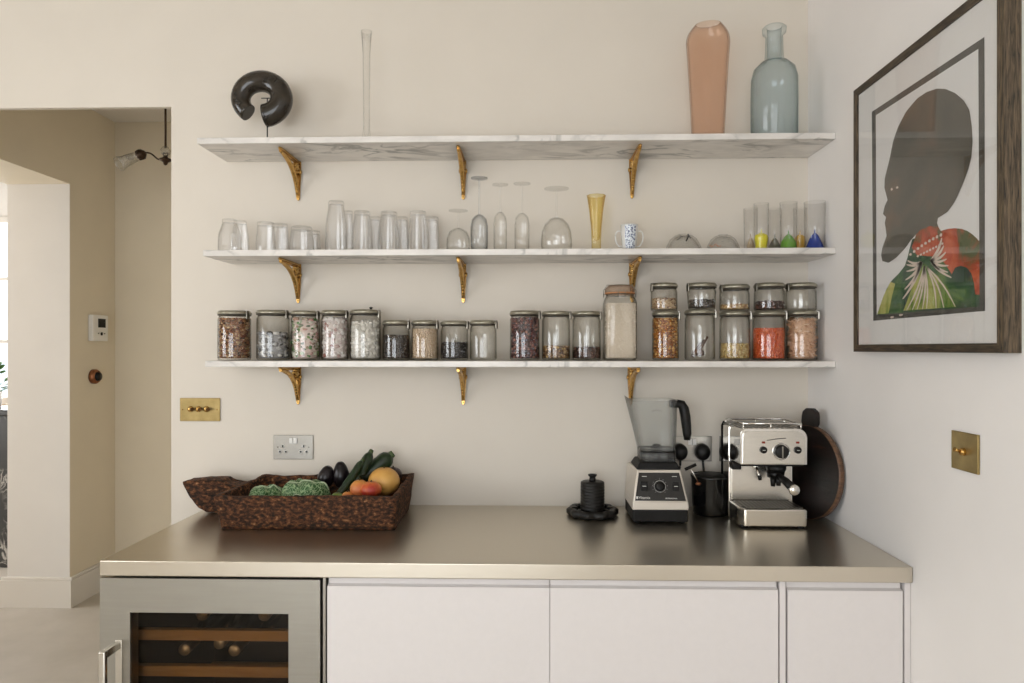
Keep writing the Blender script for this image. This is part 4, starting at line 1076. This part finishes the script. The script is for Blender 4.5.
fruit('lime', 'small green lime low beside the cabbage leaf', 'fruit', 337, 497, 6, 4.5, -.265, mat('lime_skin', (.16, .22, .04), .4, nscale=30, nvar=.15))
fruit('plum', 'dark purple plum peeping behind the grapefruit', 'fruit', 393, 474.5, 9, 7.5, -.105, mat('plum_skin', (.03, .012, .014), .35, nscale=20, nvar=.3))
for px, py, rx, rz_, ang, lab in ((326, 477, 8.2, 11.5, .25, 'dark avocado standing left of its twin in the trough'), (341.3, 475, 8.2, 13.5, -.1, 'dark avocado standing right, against the courgettes')):
    fruit('avocado', lab, 'fruit', px, py, rx, rz_, -.15, AUB, Matrix.Rotation(ang, 3, 'Y'), stalk=False, shape='pear')['group'] = 'dark avocados in the trough'
for (a_, c_, Ya, Yb, rp, lab) in (((334, 501), (362, 461), -.255, -.165, 3.8, 'long dark courgette leaning at the left of three'), ((346, 499), (370.5, 452.5), -.215, -.125, 5.4, 'long dark courgette, middle and tallest of three'), ((350, 486), (391, 455), -.125, -.075, 8.6, 'fat dark courgette with rounded end, right of three')):
    A = P(*a_, Ya); B_ = P(*c_, Yb); s = .0034; r = rp*s
    A.z = max(A.z, zs+.022+r*.6)
    t = thing('courgette', lab, 'vegetable', A, 0, 'dark courgettes leaning in the trough'); D = B_-A
    n = 14; pts = []; rad = []
    for i in range(n+1):
        q = i/n; pts.append(D*q+Vector((0, 0, -.006*math.sin(PI*q)))); e = min(q, 1-q)
        rad.append(r*(.45+.55*min(1, (e/.10))**.5) if e < .1 else r*(1+.08*math.sin(q*3)))
    MB().tube(pts, rad, 14).build('courgette_body', CUCM, t)
    dn = D.normalized(); top = pts[-1]
    MB().tube([top-dn*.003, top+dn*.010], [r*.5, r*.42], 10).build('stalk', mat('courgette_stalk', (.06, .09, .03), .6), t)
# cabbage leaves
def cab_mat():
    m, nt, out = newmat('savoy_leaf'); b = pbsdf(nt, out, (.05, .14, .04), .55)
    v = N(nt, 'ShaderNodeTexVoronoi', feature='DISTANCE_TO_EDGE'); v.inputs['Scale'].default_value = 120
    nz_ = N(nt, 'ShaderNodeTexNoise'); nz_.inputs['Scale'].default_value = 25
    co = coords(nt, (1, .5, 1)); mx = N(nt, 'ShaderNodeMix', data_type='VECTOR'); 
    mx.inputs[0].default_value = .04
    nt.links.new(co, nz_.inputs['Vector']); nt.links.new(co, mx.inputs[4]); nt.links.new(nz_.outputs['Color'], mx.inputs[5]); nt.links.new(mx.outputs[1], v.inputs['Vector'])
    r = ramp(nt, [(0, (.40, .50, .30)), (.05, (.22, .34, .16)), (.14, (.035, .115, .03))], v.outputs['Distance'])
    nt.links.new(r.outputs[0], b.inputs['Base Color']); bump(nt, b, v.outputs['Distance'], .8, .006); return m
CAB = cab_mat(); CABE = mat('savoy_rib', (.42, .50, .32), .5)
def leaf(label, pl, pr_, pt, pb, Y, dep, seed):
    A = P(pl, pb, Y); B_ = P(pr_, pt, Y); t = thing('savoy_cabbage', label, 'vegetable', ((A.x+B_.x)/2, Y, A.z), 0, 'savoy cabbage leaves')
    hw = (B_.x-A.x)/2; H = B_.z-A.z; nu, nv = 44, 26; b = MB(); g = []
    for j in range(nv+1):
        row = []
        for i in range(nu+1):
            u, v = -1+2*i/nu, -1+2*j/nv
            q = math.hypot(u, v*.9)
            k = 1/max(1, q)
            uu, vv = u*k, v*k; rr_ = min(1, q)
            z = H*(1-rr_**6)*.92+H*.07*math.sin(uu*9+seed)*math.cos(vv*5)+.006*noise.noise(Vector((uu*4, vv*4, seed)))
            z += .006*math.sin(math.atan2(vv, uu)*11+seed)*rr_**3
            row.append(Vector((uu*hw, vv*dep, max(z, -.012))))
        g.append(row)
    vs = [[b.bm.verts.new(p) for p in r_] for r_ in g]; vb = [[b.bm.verts.new(p-Vector((0, 0, .0025))) for p in r_] for r_ in g]
    for j in range(nv):
        for i in range(nu):
            f = b.bm.faces.new([vs[j][i], vs[j][i+1], vs[j+1][i+1], vs[j+1][i]]); f.smooth = True
            f = b.bm.faces.new([vb[j][i], vb[j+1][i], vb[j+1][i+1], vb[j][i+1]]); f.smooth = True
    b.build('leaf', CAB, t, recalc=False)
    b = MB()
    for j in (nv//2,): b.tube([g[j][i]+Vector((0, 0, .001)) for i in range(2, nu-1, 2)], .0028, 6)
    edge = [g[0][i] for i in range(0, nu+1, 2)]
    b.tube([p+Vector((0, 0, .0)) for p in edge], .0018, 6)
    b.build('pale_rib', CABE, t)
leaf('crinkled green savoy cabbage leaf, larger, in the trough middle', 280, 331, 480.5, 499, -.215, .07, 1.3)
leaf('crinkled green savoy cabbage leaf, smaller, at the trough left', 249, 285, 486, 499.5, -.225, .06, 4.1)
# an unseen heap base is not needed: the leaves rest on cabbage hearts below the rim
b = MB(); 
for px, rx in ((300, .05), (268, .042)):
    p = P(px, 500, -.215); b.ell((p.x, -.205, zs+.018+.026), (rx*.8, .045, .026), 3, nz=.12, nsc=2.5)
tag(b.build('cabbage_heart', mat('cabbage_heart', (.14, .22, .08), .6, nscale=20, nvar=.3, bmp=.4)), 'pale green cabbage hearts lying under the crinkled leaves', 'vegetable')

# ------------------------------------------------------------------ black ridged stopper pot on a scalloped tray
x, r = onshelf(0, 567.5, 617.5, -.135); _, rc = onshelf(0, 580.5, 604.5, -.135)
t = thing('burr_grinder', 'black ridged cylinder on a scalloped round base by blender', 'grinder', (x, -.135, ZK))
zc_ = lambda py: P(592, py, -.135).z-ZK
IRON = mat('cast_black', (.008, .007, .006), .42, spec=.3, nscale=50, nvar=.3, bmp=.1)
hb = .026
MB().lathe([(0, 0), (r*.93, 0), (r, .006), (r, hb*.75), (r*.9, hb), (r*.72, hb*.9), (r*.66, hb*.55), (0, hb*.5)], 72, fn=lambda a, z: 1+.045*math.cos(10*a)).build('scalloped_base', IRON, t)
b = MB()
for k in range(8):
    a = 2*PI*k/8; b.ell((r*.72*math.cos(a), r*.72*math.sin(a), hb*.85), (.013, .013, .007), 2)
b.build('base_lobe', BLACKG, t)
h0 = hb*.5; h1 = zc_(482); prof = [(0, h0), (rc, h0)]
for i in range(9):
    z = h0+(h1-h0)*(i+.5)/9.5; prof += [(rc, z-.002), (rc*.94, z), (rc, z+.002)]
prof += [(rc*.98, h1), (rc*.85, h1+.003), (rc*.3, h1+.003), (0, h1+.003)]
MB().lathe(prof, 40).build('ridged_cylinder', IRON, t)
MB().lathe([(0, h1), (.012, h1), (.011, h1+.012), (.010, h1+.018), (.015, h1+.022), (.0155, h1+.027), (0, h1+.029)], 24).build('knob', IRON, t)

# ------------------------------------------------------------------ blender
Yb0 = -.256
xa = P(632.5, 520, Yb0).x; xb = P(689, 520, Yb0).x; bx_ = (xa+xb)/2; W2 = (xb-xa)/2
t = thing('countertop_blender', 'silver and black countertop blender with clear jar and black handle', 'blender', (bx_, Yb0, ZK))
zz = lambda py: P(660, py, Yb0).z-ZK
DB = .19
zf = zz(510.5)
MB().box(-W2+.002, W2-.002, .004, DB, .004, zf+.004, .006, 3).build('foot_plinth', RUBBER, t)
b = MB()
for sx in (-1, 1):
    for sy in (.02, DB-.02): b.lathe([(0, 0), (.011, 0), (.012, .005), (0, .005)], 16, (sx*(W2-.02), sy, 0))
b.build('rubber_foot', RUBBER, t)
zb1 = zf+.001; zb2 = zz(502); zb3 = P(660, 469.5, Yb0+.034).z-ZK; wt = (P(682, 470, Yb0+.03).x-P(638, 470, Yb0+.03).x)/2
body = MB()
body.hexa([(-W2, 0, zb1), (W2, 0, zb1), (W2, DB, zb1), (-W2, DB, zb1), (-W2+.001, .002, zb2), (W2-.001, .002, zb2), (W2-.001, DB, zb2), (-W2+.001, DB, zb2)], .003)
body.hexa([(-W2+.001, .002, zb2-.003), (W2-.001, .002, zb2-.003), (W2-.001, DB, zb2-.003), (-W2+.001, DB, zb2-.003), (-wt, .034, zb3), (wt, .034, zb3), (W2-.008, DB-.002, zb3), (-W2+.008, DB-.002, zb3)], .006, 3)
body.build('housing', CREAM, t)
# sloped control panel
pA = Vector((0, .002, zb2)); pB = Vector((0, .034, zb3)); up = (pB-pA).normalized(); nrm = Vector((0, -up.z, up.y)); Ls = (pB-pA).length
def onp(u, v, d): return pA+up*(v*Ls)+nrm*d+Vector((u, 0, 0))
b = MB()
wl, wh = W2-.009, wt-.006
b.hexa([onp(-wl, .03, -.002), onp(wl, .03, -.002), onp(wh, .9, -.002), onp(-wh, .9, -.002), onp(-wl, .03, .0018), onp(wl, .03, .0018), onp(wh, .9, .0018), onp(-wh, .9, .0018)], .001)
b.build('control_panel', PANEL, t)
Rp = Matrix((Vector((1, 0, 0)), up, nrm)).transposed()
dc = onp(0.0, .47, .0018)
MB().lathe([(0, 0), (.017, 0), (.015, .010), (.0135, .012), (0, .012)], 32, dc, M=Rp, fn=lambda a, z: 1+.04*math.cos(12*a)).build('dial', BLACK, t)
b = MB(); b.lathe([(.0185, .0002), (.0195, .0002), (.0195, .0012), (.0185, .0012)], 36, dc, M=Rp, closed=True)
for k in range(11):
    a = math.radians(-50+28*k); b.ell(dc+Rp @ Vector((.0245*math.cos(a), .0245*math.sin(a), .0004)), (.0011, .0011, .0006), 1)
b.build('dial_marking', WHITEINK, t)
for s in (-1, 1):
    c_ = onp(s*.052, .47, .002); b = MB()
    b.box(-.011, .011, -.015, .015, 0, .005, .0015, M=Matrix.Translation(c_) @ Rp.to_4x4()); o = b.build('paddle_switch', BLACK, t)
    b = MB(); b.box(-.006, .006, -.0008, .0008, .005, .0058, M=Matrix.Translation(c_) @ Rp.to_4x4()); b.build('switch_line', WHITEINK, o)
    b = MB(); b.box(-.008, .008, -.0008, .0008, 0, .0006, M=Matrix.Translation(onp(s*.050, .78, .002)) @ Rp.to_4x4()); b.build('panel_mark', WHITEINK, t)
text('brand_lettering', 'Vitamix', .0125, Matrix.Translation(onp(-wl+.012, .085, .0021)) @ Rp.to_4x4(), WHITEINK, t)
b = MB(); b.box(0, .006, 0, .008, 0, .0005, .001, M=Matrix.Translation(onp(-wl+.004, .085, .0021)) @ Rp.to_4x4()); b.build('logo_mark', WHITEINK, t)
text('model_lettering', 'PROFESSIONAL', .0058, Matrix.Translation(onp(.016, .085, .0021)) @ Rp.to_4x4(), WHITEINK, t)
# rubber collar
yc = DB/2+.008; zc1 = P(660, 461.5, Yb0+.05).z-ZK
MB().hexa([(-wt-.002, .03, zb3-.001), (wt+.002, .03, zb3-.001), (wt+.002, DB-.012, zb3-.001), (-wt-.002, DB-.012, zb3-.001), (-wt+.012, .04, zc1), (wt-.012, .04, zc1), (wt-.012, DB-.025, zc1), (-wt+.012, DB-.025, zc1)], .006, 3).build('collar', RUBBER, t)
Yj = Yb0+yc; zj = lambda py: P(655, py, Yj).z-ZK
jx = lambda px: P(px, 430, Yj).x-bx_
zj0 = zc1-.001; zj1 = zj(449.5); zjt = zj(400)
jc0 = (jx(638)+jx(674.5))/2; r0 = (jx(674.5)-jx(638.5))/2; jct = (jx(629)+jx(675.5))/2; rt = (jx(675.5)-jx(629.5))/2
def jar_fn(a, z): return sq(a, 4)
b = MB(); rings = []
spec = [(0, zj0), (r0*.98, zj0), (r0, zj0+.004), (r0, zj1), (r0*1.01, zj1+.006), (rt, zjt), (rt*1.02, zjt+.002), (rt*.97, zjt+.002), (rt*.955, zjt-.004), (r0*.96, zj1+.01), (r0*.9, zj1+.006), (0, zj1+.005)]
b.lathe(spec, 64, fn=jar_fn)
for v in b.bm.verts:
    q = max(0, (v.co.z-zj1)/(zjt-zj1)); v.co.x += jc0*(1-q)+jct*q; v.co.y += yc
    # pouring spout to the left
    if q > .75 and v.co.x < jct-rt*.8: v.co.x -= .016*(q-.75)/.25*max(0, 1-abs(v.co.y-yc)/(rt*.6)); v.co.z += .012*max(0, (q-.8)/.2)*max(0, 1-abs(v.co.y-yc)/(rt*.6))
b.build('blender_jar', G_BLEND, t)
b = MB(); b.lathe([(r0*1.0, zj1-.003), (r0*1.015, zj1), (r0*1.0, zj1+.004), (r0*.98, zj1)], 48, (jc0, yc, 0), fn=jar_fn, closed=True)
b.lathe([(0, zj1+.006), (.018, zj1+.006), (.014, zj1+.016), (.006, zj1+.02), (0, zj1+.02)], 20, (jc0, yc, 0))
b.lathe([(0, zj0+.001), (r0*.3, zj0+.001), (r0*.3, zj1+.004), (0, zj1+.004)], 40, (jc0, yc, 0))
for k in range(12):
    a = 2*PI*k/12; q = sq(a, 4)*r0*.93; b.tube([(jc0+q*math.cos(a), yc+q*math.sin(a), zj0+.001), (jc0+q*math.cos(a), yc+q*math.sin(a), zj1)], .0022, 6)
b.build('blade_base', BLACKG, t)
MB().lathe([(r0*.86, zj0+.001), (r0*.86, zj1-.001), (r0*.84, zj1-.001), (r0*.84, zj0+.001)], 48, (jc0, yc, 0), fn=jar_fn, closed=True).build('base_ring', glass('smoked_ring_glass', (.62, .64, .65), (.2, .2, .2), 1.3, .05, (.6, .62, .65)), t)
b = MB()
for k in range(4):
    a = k*PI/2+.5; d = Vector((math.cos(a), math.sin(a), 0)); c0 = Vector((jc0, yc, zj1+.017))
    b.tube([c0+d*.006, c0+d*.024+Vector((0, 0, .006 if k % 2 else -.003))], [.0045, .0012], 6, flat=.2)
b.build('blade', CHROME, t)
# embossed arc and measuring lines on the jar front
b = MB(); yf = yc-(rt*.93)-.001
b.tube([(jct+.002+u, yf-.0004, zj(408)-.35*(u*u)/.012) for u in [(-.016+.032*i/8) for i in range(9)]], .0009, 6)
b.build('embossed_arc', mat('embossed_grey', (.10, .10, .10), .4), t)
# handle
hx = lambda px, py: (P(px, py, Yj).x-bx_, P(px, py, Yj).z-ZK)
pts = []
for (px, py) in ((672, 404), (677, 403.5), (681.5, 404.5), (684, 409), (685.5, 417), (686.5, 426), (687.2, 434), (687, 440)):
    q = hx(px, py); pts.append((q[0], yc, q[1]))
b = MB(); b.tube(pts, [.013, .014, .016, .0175, .0175, .0165, .015, .011], 12, flat=.9, up=Vector((0, 1, 0))); b.build('handle', BLACK, t)
q = hx(673, 404); MB().box(q[0]-.010, q[0]+.01, yc-.02, yc+.02, q[1]-.012, q[1]+.012, .004).build('handle_mount', BLACK, t)

# ------------------------------------------------------------------ black canister with a small scoop
x, r = onshelf(0, 691, 730, -.105)
h = P(710, 478, -.17).z-ZK
t = thing('black_canister', 'gloss black canister between blender and coffee machine', 'canister', (x, -.105, ZK))
MB().lathe([(0, 0), (r*.82, 0), (r*.88, .006), (r*.93, h*.3), (r*.97, h*.9), (r, h*.95), (r*1.01, h*.99), (r*.95, h), (r*.9, h*.97), (r*.85, h*.1), (0, .008)], 40).build('canister_body', BLACKG, t)
MB().lathe([(0, h*.955), (r*.89, h*.955), (r*.88, h*.985), (r*.5, h*1.03), (0, h*1.04)], 40).build('lid', BLACK, t)
Yt = -.20
a = P(690, 467, Yt); 
t = thing('coffee_tamper', 'small bar handled rod with copper tip on the black canister', 'utensil', a)
q = P(685, 469.5, Yt)-a; q2 = P(696, 464.5, Yt)-a
MB().tube([q, q2], .0055, 10).build('bar_handle', BLACK, t)
e = P(698, 482, Yt)-a
MB().tube([(0, 0, 0), e], .0016, 8).build('rod', CHROME, t)
MB().ell(e+Vector((.001, 0, -.006)), (.010, .008, .006), 2, nz=.15).build('copper_tip', COPPER, t)

# ------------------------------------------------------------------ espresso machine
Ye = -.306
xa = P(740, 520, Ye).x; xb = P(808.3, 520, Ye).x; mx_ = (xa+xb)/2; W2 = (xb-xa)/2
t = thing('espresso_machine', 'chrome espresso machine with black portafilter in the corner', 'coffee machine', (mx_, Ye, ZK))
ze = lambda py: P(770, py, Ye).z-ZK
DE = .205
# drip tray
zt1 = ze(509.5)
b = MB(); ch = .022
b.prism([(-W2+.016, 0), (W2-.008, 0), (W2, .008), (W2, .125), (-W2, .125), (-W2, .03)], 'z', .006, zt1, .005, 3)
tr_ = b.build('drip_tray', CHROMEB, t)
b = MB(); b.prism([(-W2+.024, .012), (W2-.012, .012), (W2-.012, .118), (-W2+.012, .118), (-W2+.012, .036)], 'z', zt1-.004, zt1+.001)
b.build('tray_well', BLACK, tr_)
b = MB()
for i in range(15):
    u = -W2+.016+(2*W2-.032)*i/14; b.box(u-.0018, u+.0018, .034 if i == 0 else .022 if i == 1 else .012, .118, zt1+.001, zt1+.003)
for j in range(8):
    v = .014+.1*j/7; b.box(-W2+(.024 if j < 2 else .012), W2-.012, v-.0018, v+.0018, zt1+.0012, zt1+.0028)
b.build('drip_grille', mat('grille_steel', (.22, .21, .19), .3, 1), tr_)
b = MB()
for sx in (-1, 1):
    for sy in (.015, DE-.015): b.lathe([(0, 0), (.012, 0), (.013, .006), (0, .006)], 16, (sx*(W2-.018), sy, 0))
b.build('rubber_foot', RUBBER, t)
# body column at the back
zh0 = ze(465); zh1 = ze(429)
b = MB(); b.box(-W2, W2, .126, DE, .004, zh1-.004, .004)
b.build('back_column', CHROME, t)
b = MB(); b.box(-W2+.010, W2-.010, .1235, .127, zt1+.004, zh0-.002, .001); b.build('splash_panel', CHROMEB, t)
# edge trim of the side
b = MB(); b.tube([(-W2-.001, DE-.001, .006), (-W2-.001, DE-.001, zh1-.01), (-W2+.002, DE-.012, zh1+.004)], .0028, 8); b.build('edge_trim', BLACK, t)
# head with rounded top corners
n = 8; rr_ = .03; pol = [(-W2+.003, zh0), (W2-.001, zh0)]
for i in range(n+1):
    a = PI/2*i/n; pol.append((W2-.001-rr_+rr_*math.cos(a), zh1-rr_+rr_*math.sin(a)))
for i in range(n+1):
    a = PI/2+PI/2*i/n; pol.append((-W2+.003+rr_*.6+rr_*.6*math.cos(a), zh1-rr_*.6+rr_*.6*math.sin(a)))
b = MB(); b.prism(pol, 'y', .006, .135, .005, 3); b.build('brew_head', CHROME, t)
b = MB(); b.prism([(x*.93, zh0+(z-zh0)*.90+.003) for x, z in pol], 'y', .001, .008, .002); b.build('front_panel', CHROMEB, t)
b = MB(); b.box(-W2+.006, W2-.006, .02, .13, zh0-.008, zh0+.001, .002); b.build('head_underside', BLACK, t)
ex = lambda px: P(px, 450, Ye).x-mx_
RXn = Matrix.Rotation(PI/2, 3, 'X')
def dial(px, py, r, name, m, h=.012):
    MB().lathe([(0, 0), (r, 0), (r*.94, h), (r*.8, h+.002), (0, h+.002)], 32, (ex(px), .0012, ze(py)), M=RXn).build(name, m, t)
b = MB(); b.lathe([(.0255, 0), (.0285, 0), (.0285, .003), (.0255, .003)], 36, (ex(781.3), .0012, ze(451.5)), M=RXn, closed=True); b.build('dial_ring', CHROME, t)
dial(781.3, 451.5, .0225, 'steam_dial', BLACK); dial(763.5, 450, .0115, 'push_button', BLACK, .006); dial(797.8, 450, .0115, 'push_button', BLACK, .006)
MB().box(ex(781.3)-.002, ex(781.3)+.002, -.0145, -.0125, ze(451.5)-.018, ze(451.5)+.018, .0006).build('dial_pointer', WIRE, t)
AMB = mat('indicator_amber', (.25, .03, .015), .3)
for px in (763.5, 797.8): MB().box(ex(px)-.005, ex(px)+.005, -.001, .002, ze(443.5), ze(441.5), .0004).build('indicator_light', AMB, t)
for px in (763.5, 797.8):
    b = MB(); b.box(ex(px)-.0045, ex(px)+.0045, -.0078, -.0068, ze(450)-.0006, ze(450)+.0006); b.build('button_mark', WHITEINK, t)
MB().tube([(ex(767), .0, ze(440.5)), (ex(776), -.0, ze(439)), (ex(786), .0, ze(438.2))], .0012, 6).build('script_mark', mat('engraved', (.10, .09, .08), .4), t)
# cup rail on top
b = MB(); zr = zh1+.014
pr3 = [(-W2+.02, .03, zr), (W2-.012, .03, zr), (W2-.012, DE-.03, zr), (-W2+.008, DE-.02, zr)]
b.tube(pr3+[pr3[0]], .003, 8)
for p in ((-W2+.02, .03), (W2-.012, .03), (W2-.012, DE-.03), (-W2+.008, DE-.02), (0, .03), (0, DE-.025)): b.tube([(p[0], p[1], zh1-.004), (p[0], p[1], zr)], .0028, 8)
b.build('cup_rail', CHROME, t)
b = MB(); b.box(-W2+.004, W2-.004, .138, DE-.002, zh1-.004, zh1+.004, .002)
for i in range(12): b.box(-W2+.012+i*.0165, -W2+.018+i*.0165, .03, .13, zh1-.0005, zh1+.0018)
b.build('cup_warmer', mat('warmer_steel', (.25, .24, .22), .3, 1), t)
# group head and portafilter
gx = ex(783); 
MB().lathe([(0, -.022), (.029, -.022), (.031, -.016), (.033, 0), (0, 0)], 36, (gx, .062, zh0-.007)).build('group_head', BLACK, t)
MB().lathe([(0, -.016), (.006, -.022), (.012, -.018), (.026, -.012), (.0295, .008), (0, .008)], 36, (gx-.002, .062, zh0-.038)).build('portafilter_basket', BLACK, t)
b = MB(); b.tube([(gx-.014, .05, zh0-.045), (gx-.016, .045, zh0-.078)], [.011, .007], 12); b.tube([(gx+.002, .05, zh0-.045), (gx+.002, .045, zh0-.076)], [.011, .007], 12); b.build('portafilter_spout', BLACK, t)
hz_ = ze(486); 
b = MB(); b.tube([(gx-.002, .045, zh0-.040), (gx+.008, .0, zh0-.052), (gx+.017, -.045, zh0-.068)], [.010, .013, .0145], 14); b.build('portafilter_handle', BLACK, t)
kx, kz = gx+.018, zh0-.070
MB().lathe([(0, 0), (.0165, 0), (.018, .004), (.014, .011), (0, .013)], 28, (kx, -.044, kz), M=RXn).build('handle_end_cap', CHROME, t)
# steam wand
b = MB(); wx_ = ex(760)
b.tube(bez((wx_, .05, zh0-.004), (wx_-.002, .03, zh0-.02), (wx_+.004, .02, zh0-.03), (wx_+.004, .018, zh0-.042), 10), .0042, 10)
b.ell((wx_, .045, zh0-.012), (.011, .011, .009), 2); b.build('steam_wand', CHROME, t)
MB().tube([(wx_+.004, .018, zh0-.036), (wx_+.006, .017, zh0-.052)], [.0065, .0055], 12).build('wand_grip', BLACK, t)
# black block under the left of the head
MB().box(-W2-.0, -W2+.03, .08, .124, zh0-.03, zh0-.007, .004).build('side_block', BLACK, t)

# ------------------------------------------------------------------ round wooden board leaning in the corner
bc = Vector((.945, -.165, 0)); Rb = .158
ang = math.atan2(.91, -.41)
t = thing('round_board', 'dark round wooden board with stub handle leaning on right wall', 'chopping board', (.945, -.160, ZK), 0)
b = MB()
# local: X along the board, Z up, Y thickness
def ringpts(R, n=56): return [(R*math.sin(2*PI*k/n), Rb+R*math.cos(2*PI*k/n)) for k in range(n)]
b.prism(ringpts(Rb), 'y', -.010, .010, .003)
body = b.build('board_disc', BOARDW, t)
b = MB(); b.lathe([(Rb*.965, -.0115), (Rb*1.0, -.0105), (Rb*1.004, .0), (Rb*1.0, .0105), (Rb*.97, .009), (Rb*.965, 0)], 64, (0, 0, Rb), M=Matrix.Rotation(PI/2, 3, 'X'), closed=True)
for v in b.bm.verts: v.co.z = max(v.co.z, 0.0002)
rim = b.build('board_rim', BOARDE, t)
b = MB(); hn = [(-.028, Rb*2-.016), (.028, Rb*2-.016), (.030, Rb*2+.01), (.036, Rb*2+.032), (.032, Rb*2+.048), (.010, Rb*2+.060), (-.016, Rb*2+.058), (-.032, Rb*2+.046), (-.036, Rb*2+.03), (-.030, Rb*2+.01)]
b.prism(hn, 'y', -.010, .010, .004, 3); hd = b.build('stub_handle', BOARDW, t)
t.rotation_euler = (math.radians(-3), 0, math.atan2(-.958, .287))
